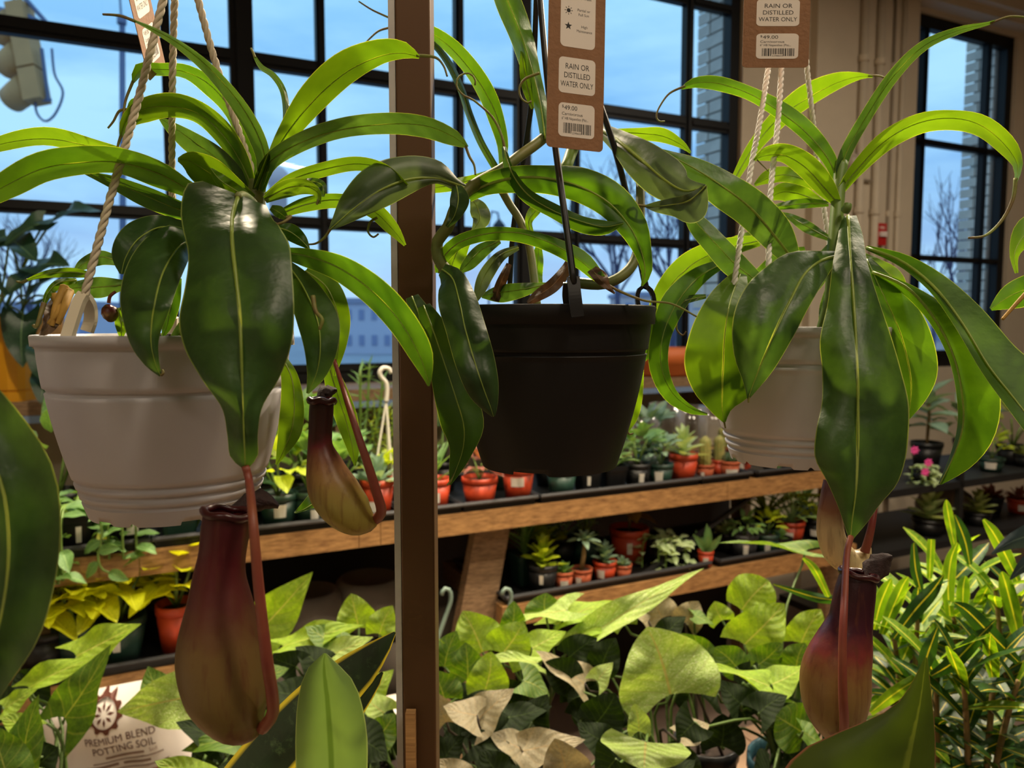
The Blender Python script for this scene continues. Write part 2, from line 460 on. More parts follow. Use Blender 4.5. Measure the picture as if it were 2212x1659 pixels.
t = thing('alarm_bell', 'round grey alarm bell with a short conduit on the pilaster', 'alarm bell', WP(s, .05, z))
mm = MB(); mm.tube([WP(s, .06, z), WP(s, .09, z), WP(s, .12, z), WP(s, .135, z)], [.052, .052, .045, .02], 24); mm.build('gong', pbr('bell_grey', '#a79a8a', .45), t, True)
mm = MB(); mm.wbox(s - .045, s + .045, .05, .065, z - .09, z + .045); mm.build('back_box', CREAM, t)
mm = MB(); mm.tube([WP(s, .07, z - .075), WP(s + .18, .07, z - .075)], .007, 8); mm.build('conduit', pbr('old_conduit', '#8a7c69', .6), t)

# ------------------------------------------------------------------ ceiling lamps
LAMPM = pbr('lamp_housing', '#1a1a1a', .4)
for i, (x, y, z, ax, ay, az, pw, cone, rad) in enumerate(LAMPS):
    t = thing('track_spotlight', ['spotlight over the left hanging plant', 'spotlight over the black hanging pot', 'spotlight over the right hanging plant', 'spotlight aimed at the left end of the bench', 'spotlight aimed at the right end of the bench', 'spotlight behind the viewer'][i], 'spotlight', (x, y, z + .2), 'ceiling spotlights')
    dirv = (Vector((ax, ay, az)) - Vector((x, y, z))).normalized(); p = Vector((x, y, z))
    mm = MB(); mm.tube([p - dirv * .16, p - dirv * .15, p + dirv * .01], [.03, .055, .06], 16, cap=False); mm.build('housing', LAMPM, t, True)
    mm = MB(); mm.tube([p - dirv * .12, Vector((x, y, z + .3)), Vector((x, y, 3.74))], .012, 8); mm.build('mount', LAMPM, t)
    ld = bpy.data.lights.new('spot_lamp', 'SPOT'); ld.energy = pw; ld.color = WARM; ld.spot_size = math.radians(cone); ld.spot_blend = .6; ld.shadow_soft_size = rad
    lo = bpy.data.objects.new('spot_lamp', ld); lo.location = p; lo.rotation_mode = 'QUATERNION'; lo.rotation_quaternion = dirv.to_track_quat('-Z', 'Y'); COL.objects.link(lo)
    lo.parent = t; lo.matrix_parent_inverse = wmat(t).inverted()
for i, (x, y, z, pw) in enumerate(STRIPS):
    t = thing('strip_light', ['white fluorescent batten near the side wall', 'white fluorescent batten near the tills', 'added fluorescent batten brightening the wall and black rack'][i], 'strip light', (x, y, z), 'strip lights')
    mm = MB(); mm.box(x - .62, x + .62, y - .06, y + .06, z + .01, z + .06); mm.build('batten', pbr('white_plastic', '#e8e4dc', .5), t)
    mm = MB(); mm.tube([(x - .5, y, z + .06), (x - .5, y, 3.75)], .006, 6); mm.build('suspension_rod', LAMPM, t)
    mm = MB(); mm.tube([(x + .5, y, z + .06), (x + .5, y, 3.75)], .006, 6); mm.build('suspension_rod', LAMPM, t)
    ld = bpy.data.lights.new('tube_lamp', 'AREA'); ld.shape = 'RECTANGLE'; ld.size = 1.2; ld.size_y = .1; ld.energy = pw; ld.color = (1, .86, .68)
    lo = bpy.data.objects.new('tube_lamp', ld); lo.location = (x, y, z); COL.objects.link(lo); lo.parent = t; lo.matrix_parent_inverse = wmat(t).inverted()

# ------------------------------------------------------------------ outside
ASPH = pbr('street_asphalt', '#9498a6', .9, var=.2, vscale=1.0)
mm = MB(); mm.wbox(-60, 90, -90, -.25, -.06, -.01); struct(tag(mm.build('ground', ASPH), 'street and car park outside the windows'))
SIG = pbr('signal_beige', '#b98a55', .6, var=.15, vscale=5); GALV = pbr('galvanised_steel', '#5b6788', .5, metal=.2); DARKM = pbr('dark_metal', '#20232c', .5)
def q(px, py, D): return P(px, py, D)
t = thing('traffic_signal', 'beige traffic signal hanging from its mast arm outside the window', 'traffic light', q(30, 100, 7.5))
ax = (q(78, 212, 7.5) - q(38, 5, 7.5)).normalized(); c0 = q(48, 118, 7.5)
rt = (Vector((1, 0, 0)) - ax * ax.x).normalized(); bk = ax.cross(rt)
def obox(c, ex, ey, ez, hx, hy, hz):
    mm = MB(); mm.hexa([c + ex * a * hx + ey * b * hy + ez * g * hz for g in (-1, 1) for a, b in ((-1, -1), (1, -1), (1, 1), (-1, 1))]); return mm
for k in (-1, 0, 1):
    c = c0 + ax * (.33 * k + .0)
    obox(c + rt * .06, rt, bk, ax, .085, .1, .155).build('signal_section', SIG, t)
    mm = MB(); d = (-rt * .8 - bk * .35 + ax * .15).normalized(); mm.tube([c - rt * .02, c - rt * .02 + d * .12, c - rt * .02 + d * .24], [.135, .135, .128], 20); v = mm.build('visor', SIG, t, True)
mm = MB(); mm.tube([q(-60, 18, 7.5), q(0, 25, 7.5), q(60, 38, 7.5), q(110, 62, 7.5)], [.045, .045, .04, .03], 10); mm.build('mast_arm', GALV, t, True)
mm = MB(); mm.tube([q(30, -20, 7.5), q(30, 30, 7.5)], .012, 6); mm.build('hanger_rod', GALV, t)
mm = MB(); mm.tube([P(*k) for k in cr([(40, -20, 7.5), (75, 20, 7.5), (105, 55, 7.5), (112, 75, 7.5)], 12)], .022, 8); mm.build('brace', GALV, t, True)
mm = MB(); mm.tube([q(90, 105, 7.5), q(104, 214, 7.5)], .018, 8); mm.tube([q(60, 212, 7.5), q(110, 216, 7.5)], .02, 8); mm.build('bracket', GALV, t)
mm = MB(); mm.tube([P(*k) for k in cr([(112, 105, 7.5), (118, 160, 7.5), (136, 200, 7.5), (120, 245, 7.5), (98, 262, 7.5), (80, 245, 7.5), (76, 220, 7.5)], 26)], .012, 6); mm.build('cable', GALV, t, True)
t = thing('light_pole', 'tall thin grey light pole beyond the traffic signal', 'light pole', P(270, 780, 15))
mm = MB(); mm.tube([P(266, 770, 15), P(265, 420, 15), P(264, 50, 15)], [.075, .06, .055], 10); mm.build('pole', GALV, t, True)
mm = MB(); mm.tube([P(263, 52, 15), P(263, 36, 15)], .09, 10); mm.tube([P(262, 40, 15), P(258, -20, 15)], .02, 6); mm.build('collar', GALV, t)
t = thing('street_lamp', 'dark gooseneck street lamp outside behind the black pot', 'street lamp', P(1056, 740, 22))
mm = MB(); mm.tube([P(*k) for k in cr([(1056, 812.5, 22), (1056, 600, 22), (1057, 475, 22), (1066, 456, 22), (1077, 462, 22), (1078, 476, 22)], 24)], .035, 6); mm.build('post', GALV, t, True)
mm = MB(); mm.tube([P(1078, 474, 22), P(1078, 482, 22), P(1078, 490, 22)], [.04, .13, .2], 12); mm.build('lamp_shade', DARKM, t, True)

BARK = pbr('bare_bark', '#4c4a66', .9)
def bare_tree(label, px, pyb, D, h, seed, spread=.5):
    random.seed(seed)
    b = P(px, pyb, D); b.z = 0
    t = thing('bare_tree', label, 'tree', b, 'bare trees outside')
    def grow(p, d, ln, r, lev, mb):
        pts = [p]; dd = d
        for i in range(4):
            dd = (dd + Vector((random.uniform(-.18, .18), random.uniform(-.18, .18), random.uniform(-.05, .15)))).normalized()
            pts.append(pts[-1] + dd * ln / 4)
        mb.tube(pts, [r * (1 - .45 * i / 4) for i in range(5)], 4, cap=False)
        if lev == 0: return
        for k in range(3 if lev > 1 else 4):
            f = random.uniform(.35, 1); q_ = pts[min(4, int(f * 4))]
            nd = (dd + Vector((random.uniform(-1, 1), random.uniform(-1, 1), random.uniform(-.1, .7))) * spread * 1.5).normalized()
            grow(q_, nd, ln * .68, r * .55, lev - 1, mb)
    tr = MB(); tr.tube([b, b + Vector((.05, 0, h * .3)), b + Vector((0, .05, h * .45))], [h * .018, h * .014, h * .011], 6); tr.build('trunk', BARK, t, True)
    for k in range(5):
        mb = MB(); a = k * 1.26 + random.random()
        grow(b + Vector((0, 0, h * (.34 + .03 * k))), Vector((math.cos(a) * spread, math.sin(a) * spread, 1)).normalized(), h * .34, h * .009, 3, mb)
        mb.build('branch', BARK, t)
bare_tree('bare tree outside the narrow window', 2070, 790, 16, 4.6, 3)
bare_tree('wide bare tree seen above the black pot rim', 1330, 790, 24, 6.6, 5, .7)
bare_tree('bare tree seen past the far pane by the brick', 1450, 790, 21, 6.0, 8, .7)
bare_tree('small bare tree behind the yellow planter', 70, 790, 18, 4.2, 11)
bare_tree('bare tree between the wall and the narrow window', 2010, 790, 20, 4.2, 17)

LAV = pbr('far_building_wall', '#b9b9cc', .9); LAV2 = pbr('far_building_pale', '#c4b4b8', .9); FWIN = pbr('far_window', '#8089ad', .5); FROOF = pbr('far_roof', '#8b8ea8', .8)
def building(label, px0, px1, py_top, D, mat, nwx, nwz):
    a, b = P(px0, 700, D), P(px1, 700, D); zt = P(px0, py_top, D).z
    t = thing('far_building', label, 'building', Vector(((a.x + b.x) / 2, a.y + 2, 0)), 'buildings across the street')
    mm = MB(); mm.box(a.x, b.x, a.y, a.y + 5, 0, zt); mm.build('wall', mat, t)
    mm = MB(); mm.box(a.x - .15, b.x + .15, a.y - .15, a.y + 5.1, zt, zt + .25); mm.build('roof', FROOF, t)
    wdt = (b.x - a.x) / nwx; hh = zt / nwz
    for i in range(nwx):
        for j in range(nwz):
            mm = MB(); x = a.x + wdt * (i + .3); z = hh * (j + .35); mm.box(x, x + wdt * .4, a.y - .05, a.y + .05, z, z + hh * .4); mm.build('window', FWIN, t)
building('lavender block across the street beside the post', 740, 905, 655, 38, LAV, 6, 2)
building('long low building across the street behind the black pot', 960, 1330, 668, 44, LAV, 9, 2)
building('pale building seen right of the black pot', 1340, 1560, 640, 46, LAV2, 6, 2)
building('low building behind the yellow planter', -60, 210, 665, 30, LAV, 5, 1)
building('low building outside the narrow window', 1960, 2240, 668, 34, LAV2, 6, 1)
t = thing('far_chimney', 'small pinkish tower far off behind the left plant', 'tower', P(601, 470, 60))
mm = MB(); mm.lathe([(.75, 0), (.7, P(600, 400, 60).z), (.9, P(600, 396, 60).z), (.85, P(600, 375, 60).z), (.4, P(600, 362, 60).z), (0, P(600, 360, 60).z)], (P(600, 400, 60).x, P(600, 400, 60).y, 0), 12); mm.build('shaft', LAV2, t, True)

# ------------------------------------------------------------------ small leaf shapes shared by many plants
def prof_fn(kind):
    return {
        'oval':  (lambda v: math.sin(math.pi * v ** .85) ** .75 * (1 - .1 * v), .28, 0.0),
        'lance': (lambda v: (1 - v) ** .75 * (.55 + .45 * min(1, v * 6)), .085, 0.0),
        'spear': (lambda v: math.sin(math.pi * (.12 + .88 * v) ** .9) ** .7, .17, 0.0),
        'strap': (lambda v: math.sin(math.pi * (.10 + .9 * v) ** 1.15) ** .5, .085, 0.0),
        'heart': (lambda v: (math.sin(math.pi * (.16 + .84 * v) ** .72) ** .8), .36, .22),
        'arrow': (lambda v: (math.sin(math.pi * (.22 + .78 * v) ** .62) ** .95), .34, .34),
        'round': (lambda v: math.sin(math.pi * (.12 + .88 * v) ** .9) ** .55, .42, .10),
    }[kind]
UNIT = {}
def unit_leaf(kind, mat, droop=.25, cup=.25, wave=.0, var=0, nu=11, nv=7):
    key = (kind, mat.name, droop, cup, wave, var)
    if key in UNIT: return UNIT[key]
    f, w, lobe = prof_fn(kind)
    vs = []
    rnd = random.Random(hash((kind, var)) if False else var * 7 + len(kind))
    ph = rnd.uniform(0, 6); ph2 = rnd.uniform(0, 6); sk = rnd.uniform(-.06, .06); roll = rnd.uniform(-.12, .12)
    for i in range(nu):
        v = i / (nu - 1)
        hw = max(0.002, f(v) * w)
        for j in range(nv):
            u = j / (nv - 1) * 2 - 1
            x = u * hw + sk * math.sin(math.pi * v)
            y = v - lobe * (abs(u) ** 1.6) * (1 - v) ** 2.5
            z = -droop * v * v + cup * abs(u) ** 1.5 * hw + wave * abs(u) * math.sin(v * 9 + ph + (u > 0) * ph2) * hw * 1.6 + roll * u * v * hw * 3
            vs.append((x, y, z))
    UNIT[key] = uvgrid(vs, nu, nv, 'leaf', mat)
    return UNIT[key]
def aim(base, d, nrm, L, wx=1.0):
    y = Vector(d).normalized(); n = Vector(nrm)
    z = n - y * n.dot(y)
    z = z.normalized() if z.length > 1e-5 else y.orthogonal().normalized()
    x = y.cross(z)
    m = Matrix(((x.x * L * wx, y.x * L, z.x * L, base[0]), (x.y * L * wx, y.y * L, z.y * L, base[1]), (x.z * L * wx, y.z * L, z.z * L, base[2]), (0, 0, 0, 1)))
    return m
def put_leaf(me, root, base, d, nrm, L, wx=1.0, name='leaf'):
    o = bpy.data.objects.new(name, me); COL.objects.link(o)
    o.parent = root; o.matrix_parent_inverse = wmat(root).inverted()
    o.matrix_basis = aim(base, d, nrm, L, wx)
    return o

G = {
 'green':  leafmat('succulent_green', '#3f6a35', '#7fa660', '#9fbf78', .25, rough=.45, edge='#8fb070'),
 'lime':   leafmat('lime_leaf', '#7f9a1e', '#b4c43a', '#c9d65a', .35, rough=.45),
 'blue':   leafmat('blue_grey_leaf', '#5f8070', '#93ad95', '#a8bda2', .2, rough=.5),
 'pale':   leafmat('pale_rosette_leaf', '#8fae7c', '#c6d3a6', '#d8e0bd', .25, rough=.5),
 'dark':   leafmat('dark_leaf', '#1d3a20', '#35592f', '#5d7f45', .25, rough=.4),
 'brown':  leafmat('bronze_leaf', '#5a4a2c', '#86703e', '#a48b55', .25, rough=.5),
 'red':    leafmat('reddish_leaf', '#6d3a34', '#a3645a', '#7f9a60', .25, rough=.5),
 'neon':   leafmat('neon_pothos_leaf', '#9aa80c', '#c8cf24', '#dbe052', .38, rough=.4),
 'varieg': leafmat('cream_green_leaf', '#7f9a55', '#a9b878', '#dfe3b0', .3, rough=.45, blotch='#e2e2b8'),
}
POTS = {}
def pot_mesh(mat, r, h, square=False, n=24):
    key = (mat.name, round(r, 4), round(h, 4), square)
    if key in POTS: return POTS[key]
    mb = MB()
    rb = r * .74
    prof = [(0, 0), (rb, 0), (r * .955, h * .80), (r * .955, h * .80), (r, h * .81), (r, h), (r * .93, h), (r * .90, h * .82), (r * .86, h * .6)]
    if square:
        def md(rr, z, a, i):
            k = max(abs(math.cos(a)), abs(math.sin(a)))
            return min(rr / k, rr * 1.28) * .93, z
        mb.lathe(prof, n=32, mod=md)
    else: mb.lathe(prof, n=n)
    POTS[key] = mb.mesh('pot', mat=mat)
    for p in POTS[key].polygons: p.use_smooth = not square
    return POTS[key]
_soil = {}
def soil_mesh(r):
    k = round(r, 4)
    if k not in _soil:
        mb = MB(); mb.lathe([(r, 0), (r * .6, r * .06), (0, r * .1)], n=14); _soil[k] = mb.mesh('soil', True, SOIL)
    return _soil[k]
_stick = {}
def sticker(root, c, r, h, w, hh, zc):           # a white price label stuck to the pot's camera side
    key = (round(r, 3), round(w, 4), round(hh, 4), round(zc, 4))
    if key not in _stick:
        mb = MB(); vs = []
        for j in (0, 1):
            for i in range(5):
                a = (i / 4 - .5) * w / r
                rr = (r * .74 + (r * .955 - r * .74) * min(1, (zc + (j - .5) * hh) / (h * .8))) + .0012
                if zc + hh * .5 > h * .8: rr = r + .0012
                vs.append((math.sin(a) * rr, -math.cos(a) * rr, zc + (j - .5) * hh))
        mb.add(vs, [(i, i + 1, 6 + i, 5 + i) for i in range(4)])
        _stick[key] = mb.mesh('price_label', mat=WHITEL)
    o = bpy.data.objects.new('price_label', _stick[key]); COL.objects.link(o); o.parent = root; o.matrix_parent_inverse = wmat(root).inverted()
    v = Vector((0, 0, CAMZ)) - c; o.location = c; o.rotation_euler = (0, 0, math.atan2(v.y, v.x) + math.pi / 2 + random.uniform(-.4, .4))
    lb = _lines.setdefault(key, None)
    if lb is None:
        mb = MB()
        for k_, (a0, a1, z0, z1) in enumerate(((-.38, .3, .12, .26), (-.38, .38, -.3, -.05))):
            rr = r + .003
            p = [(math.sin(a * w / r) * rr, -math.cos(a * w / r) * rr, zc + z * hh) for a, z in ((a0, z0), (a1, z0), (a1, z1), (a0, z1))]
            mb.add(p, [(0, 1, 2, 3)])
        _lines[key] = lb = mb.mesh('print', mat=INK)
    return o
_lines = {}
CACT = pbr('cactus_skin', '#7c8a4c', .6, var=.35, vscale=60, col2='#a99a55')
CACT2 = pbr('cactus_dark_skin', '#35502f', .6, var=.3, vscale=60)
SPINE = pbr('cactus_spine', '#d9c48a', .6)
STEMG = pbr('green_stem', '#6d8a3c', .5, var=.2, vscale=40)
STEMB = pbr('woody_stem', '#8d7347', .8, var=.3, vscale=60)
def plant(kind, root, c, sz, col, seed):
    rnd = random.Random(seed); mat = G.get(col)
    def U3(el, az): return Vector((math.cos(el) * math.cos(az), math.cos(el) * math.sin(az), math.sin(el)))
    if kind in ('rosette', 'spiky'):
        n = 20 if kind == 'rosette' else 14
        for i in range(n):
            el = (.15 + 1.15 * i / n) if kind == 'rosette' else rnd.uniform(.45, 1.4)
            az = i * 2.4 + rnd.uniform(-.2, .2); d = U3(el, az)
            L = sz * (1 - .45 * i / n) if kind == 'rosette' else sz * rnd.uniform(.6, 1.1)
            put_leaf(unit_leaf('spear' if kind == 'rosette' else 'lance', mat, .05 if kind == 'rosette' else .15, .5, 0, i % 2, 7, 5), root, c + Vector((0, 0, .002 * i)) * (sz / .05), d, Vector((0, 0, 1)) - d * .3, L, 1.3 if kind == 'rosette' else 1.0)
    elif kind == 'bush':
        for k in range(4):
            a = k * 1.57 + rnd.random(); top = c + Vector((math.cos(a) * sz * .35, math.sin(a) * sz * .35, sz * rnd.uniform(.5, .85)))
            mb = MB(); mb.tube([c, (c + top) / 2 + Vector((0, 0, sz * .08)), top], sz * .022, 5); mb.build('stem', STEMG, root, True)
        for i in range(22 if col != 'neon' else 40):
            el = rnd.uniform(.0, 1.35); az = i * 2.4 + rnd.random(); o = U3(el, az); b = c + Vector((o.x * .42, o.y * .42, .35 + max(0, o.z) * .5)) * sz
            d = (o + Vector((rnd.uniform(-.3, .3), rnd.uniform(-.3, .3), rnd.uniform(-.3, .2)))).normalized()
            put_leaf(unit_leaf('oval' if col != 'neon' else 'heart', mat, .3, .3, .1, i % 3, 8, 5), root, b, d, Vector((0, 0, 1)) + o * .3, sz * rnd.uniform(.38, .6))
    elif kind == 'ball':
        for i in range(26):
            el = rnd.uniform(.05, 1.45); az = i * 2.4; d = U3(el, az)
            put_leaf(unit_leaf('spear', mat, .0, .6, 0, i % 2, 7, 5), root, c + d * sz * .12, d, Vector((0, 0, 1)), sz * rnd.uniform(.45, .6), 1.2)
    elif kind in ('column', 'globe', 'cluster'):
        spots = [(0, 0, 1)] if kind != 'cluster' else [(0, 0, 1), (.35, .1, .8), (-.3, .2, .7), (.05, -.35, .6)]
        for (dx, dy, k) in spots:
            r = sz * (.17 if kind != 'globe' else .42); h = sz * k if kind != 'globe' else sz * .75
            mb = MB(); pr = [(r * .8, 0)] + [(r * (1 if v < .8 else math.cos((v - .8) / .2 * 1.45)), h * v) for v in [.1, .3, .5, .7, .8, .86, .92, .97, 1]]
            if kind == 'globe': pr = [(r * math.cos(t), h * .45 + h * .5 * math.sin(t)) for t in [-1.0 + .25 * q_ for q_ in range(11)]]
            mb.lathe(pr, c + Vector((dx * sz, dy * sz, -.004)), 40, lambda rr, z, a, i: (rr * (1 + .13 * math.cos(a * 10)), z))
            body = mb.build('cactus_body', CACT if kind != 'globe' else CACT2, root, True)
            mb = MB()
            for q_ in range(10):
                a = 2 * math.pi * q_ / 10
                for v in range(6):
                    z = h * (.15 + .14 * v); rr = r * 1.1
                    p = c + Vector((dx * sz + math.cos(a) * rr, dy * sz + math.sin(a) * rr, z)); o = Vector((math.cos(a), math.sin(a), .4)) * r * .35
                    mb.tube([p, p + o], [r * .03, .0002], 3, False)
            mb.build('spine', SPINE, body)
    elif kind == 'trail':
        for k in range(7):
            az = rnd.uniform(-2.9, -.2) if k < 5 else rnd.uniform(0, 6.28); L = sz * rnd.uniform(.5, 1.1)
            pts = [c, c + U3(.7, az) * sz * .35, c + U3(.1, az) * sz * .6, c + U3(-.6, az) * sz * .75 + Vector((0, 0, -L * .35))]
            pp = [Vector(q_) for q_ in cr([tuple(q_) for q_ in pts], 12)]
            mb = MB(); mb.tube(pp, sz * .02, 5); mb.build('vine', STEMG, root, True)
            for i in range(2, 12):
                a2 = rnd.uniform(0, 6.28); d = (U3(rnd.uniform(-.4, .6), a2)).normalized()
                put_leaf(unit_leaf('oval', mat, .3, .3, .1, i % 3, 8, 5), root, pp[i], d, Vector((0, -.3, 1)), sz * rnd.uniform(.25, .4))
    elif kind == 'stemmed':
        top = c + Vector((rnd.uniform(-.1, .1) * sz, 0, sz * .62))
        mb = MB(); mb.tube([c, c + Vector((.04 * sz, 0, sz * .3)), top], [sz * .05, sz * .045, sz * .03], 7); mb.build('stem', STEMB, root, True)
        for i in range(18):
            el = -.3 + 1.5 * i / 18; d = U3(el, i * 2.4)
            put_leaf(unit_leaf('spear', mat, .1, .4, 0, i % 2, 7, 5), root, top, d, Vector((0, 0, 1)), sz * (.42 - .012 * i))
    elif kind == 'leafy':      # few big leaves on one stem
        mb = MB(); mb.tube([c, c + Vector((.02 * sz, 0, sz * .5)), c + Vector((0, 0, sz * .8))], sz * .025, 6); mb.build('stem', STEMB, root, True)
        for i in range(14):
            z = .28 + .55 * i / 14; d = U3(-.1 + 1.1 * i / 14, i * 2.4)
            put_leaf(unit_leaf('oval', mat, .25, .35, .05, i % 3, 8, 5), root, c + Vector((0, 0, sz * z)), d, Vector((0, 0, 1)), sz * .5)
    elif kind == 'wispy':
        for i in range(26):
            az = rnd.uniform(0, 6.28); el = rnd.uniform(.35, 1.3); L = sz * rnd.uniform(.6, 1.2); d = U3(el, az)
            p1 = c + d * L * .5; p2 = p1 + (d + Vector((rnd.uniform(-.5, .5), rnd.uniform(-.5, .5), -.5))) * L * .45
            mb = MB(); mb.tube([Vector(q_) for q_ in cr([tuple(c), tuple(p1), tuple(p2)], 9)], [.0028 * sz / .2] * 8 + [.001], 4); mb.build('strand', mat, root, True)
    elif kind == 'pencil':     # upright branches with short needle leaves
        for k in range(5):
            a = k * 1.26; top = c + Vector((math.cos(a) * .25, math.sin(a) * .25, rnd.uniform(.7, 1.05))) * sz
            pp = [Vector(q_) for q_ in cr([tuple(c), tuple((c + top) / 2 + Vector((math.cos(a), math.sin(a), 0)) * .06 * sz), tuple(top)], 12)]
            mb = MB(); mb.tube(pp, sz * .014, 5); st = mb.build('stem', STEMG, root, True)
            for i in range(2, 12):
                for w in range(3):
                    d = U3(rnd.uniform(.1, .9), rnd.uniform(0, 6.28)); put_leaf(unit_leaf('lance', mat, .1, .4, 0, 0, 5, 3), st, pp[i], d, Vector((0, 0, 1)), sz * rnd.uniform(.13, .2), .9)
    elif kind == 'spear':
        for i in range(6):
            d = U3(rnd.uniform(.8, 1.5), i * 2.4); put_leaf(unit_leaf('spear', mat, .1, .4, 0, i % 2, 7, 5), root, c, d, Vector((0, -1, .3)), sz * rnd.uniform(.7, 1.1), .8)

DF = (WB - 2.24) * math.cos(TH)                  # bench front edge, from the wall
def BP(px, off, z): return WP(s_at(px, DF - off, z), DF - off, z)
_n = [0]
def potted(label, px, off, z, pmat, r, h, kind, sz, col, lab=None, square=False, group='potted plants on the bench', at=None, name='potted_plant', cat='potted plant'):
    _n[0] += 1; random.seed(_n[0])
    c = at if at is not None else BP(px, off, z)
    t = thing(name, label, cat, c, group)
    o = link('pot', pot_mesh(pmat, r, h, square), t); o.location = c
    if square: o.rotation_euler = (0, 0, TH + random.uniform(-.15, .15))
    o.matrix_parent_inverse = Matrix.Translation(-c)
    s_ = link('soil', soil_mesh(r * .88), t); s_.location = c + Vector((0, 0, h * .84))
    if lab: sticker(t, c, r * (1.0 if not square else 1.0), h, lab[0], lab[1], lab[2])
    if kind: plant(kind, t, c + Vector((0, 0, h * .86)), sz, col, _n[0] * 13)
    return t

# ------------------------------------------------------------------ bench
ZU, ZL = 0.955, 0.655
def plank(root, s0, s1, d0, d1, z0, z1, mat, name='plank'):
    mm = MB(); mm.wbox(s0, s1, d0, d1, z0, z1); return mm.build(name, mat, root)
SA, SB = s_at(-320, DF, ZU), s_at(1835, DF, ZU)
SHADEB = pbr('under_bench_shade_board', '#1b1512', .85, var=.3, vscale=6)  # near-black colour for the added panel that darkens the space under the bench
bench = thing('display_bench', 'tiered wooden plant bench under the wide window', 'bench', WP((SA + SB) / 2, DF - .3, 0))
sj = [SA, s_at(300, DF, ZU), s_at(775, DF, ZU), s_at(822, DF, ZU), s_at(1572, DF, ZU), SB]
for a, b in zip(sj[:-1], sj[1:]): plank(bench, a + .001, b - .001, DF - .04, DF, ZU - .062, ZU, WOODB, 'front_board')
for k in range(4): plank(bench, SA, SB, DF - .185 - .15 * k, DF - .043 - .15 * k, ZU - .02, ZU, WOODB)
for px0, px1 in ((-320, 470), (1085, 1850)):
    a, b = s_at(px0, DF, ZL), s_at(px1, DF, ZL)
    plank(bench, a, b, DF - .04, DF, ZL - .065, ZL, WOODB, 'front_board')
    plank(bench, a, a + .04, DF - .5, DF - .04, ZL - .065, ZL, WOODW, 'end_board')
    for k in range(3): plank(bench, a + .04, b, DF - .185 - .15 * k, DF - .043 - .15 * k, ZL - .02, ZL, WOODB)
plank(bench, SA, SB, DF - .665, DF - .645, 0, ZU, SHADEB, 'added_shade_panel')  # added panel, stands in for the shade under the bench
mm = MB(); a, b = BP(1062, .1, ZU - .06), BP(975, .04, .25)
def slant(p, q_, hw, hd, mat, name, root):
    ex = U * hw; ey = NR * hd; mm = MB()
    mm.hexa([q_ - ex + ey, q_ + ex + ey, q_ + ex - ey, q_ - ex - ey, p - ex + ey, p + ex + ey, p + ex - ey, p - ex - ey]); return mm.build(name, mat, root)
b2 = b + (b - a) * (b.z / (a.z - b.z)); slant(a, b2, .058, .02, WOODW, 'leg', bench)
for px in (60, 1795): slant(BP(px, .1, ZU - .06), Vector((BP(px, .1, 0).x, BP(px, .1, 0).y, 0)), .05, .02, WOODW, 'leg', bench)
for px in (60, 470, 1090, 1600, 1795): slant(BP(px, .5, ZU - .02), Vector((BP(px, .5, 0).x, BP(px, .5, 0).y, 0)), .03, .03, WOODW, 'leg', bench)
slant(BP(1640, .06, ZU - .06), BP(1390, .06, ZL), .012, .01, pbr('black_brace', '#111113', .6), 'brace', bench)
def tray(label, px0, px1, z, off0=.0, off1=.42, h=.024):
    s0, s1 = s_at(px0, DF, z), s_at(px1, DF, z); d1, d0 = DF - off0, DF - off1
    t = thing('nursery_tray', label, 'tray', WP((s0 + s1) / 2, (d0 + d1) / 2, z), 'black nursery trays')
    mm = MB(); mm.wbox(s0 + .006, s1 - .006, d0 + .006, d1 - .006, z + .0005, z + .004); mm.build('tray_floor', BLACKP, t)
    mm = MB()
    for e in ((s0, s1, d1 - .006, d1), (s0, s1, d0, d0 + .006), (s0, s0 + .006, d0 + .006, d1 - .006), (s1 - .006, s1, d0 + .006, d1 - .006)): mm.wbox(*e, z + .0005, z + h)
    mm.build('tray_side', BLACKP, t)
    mm = MB(); e = .006
    c = [WP(s0 - e, d1 + e, z + h), WP(s1 + e, d1 + e, z + h), WP(s1 + e, d0 - e, z + h), WP(s0 - e, d0 - e, z + h)]
    for i in range(4): mm.tube([c[i], c[(i + 1) % 4]], .0065, 6)
    mm.build('tray_lip', GREYD, t)
for a, b, z, lab in ((60, 320, ZU, 'black tray under the trailing vine plant'), (335, 540, ZU, 'black tray behind the large left pitcher'), (556, 868, ZU, 'black tray left of the bronze post'),
                   (880, 998, ZU, 'black tray holding the red pot beside the post'), (1004, 1158, ZU, 'black tray holding two red pots'), (1172, 1512, ZU, 'long black tray holding black pots below the black hanger'),
                   (1520, 1622, ZU, 'black tray holding cacti'), (1640, 1815, ZU, 'black tray below the right white hanging pot'),
                   (60, 440, ZL, 'black tray under the yellow pothos'), (1098, 1535, ZL, 'black tray of mixed succulents on the lower shelf'), (1560, 1820, ZL, 'black tray at the far end of the lower shelf')):
    tray(lab, a, b, z, .008 if z == ZU else .012)
zU, zL = ZU + .0045, ZL + .0045
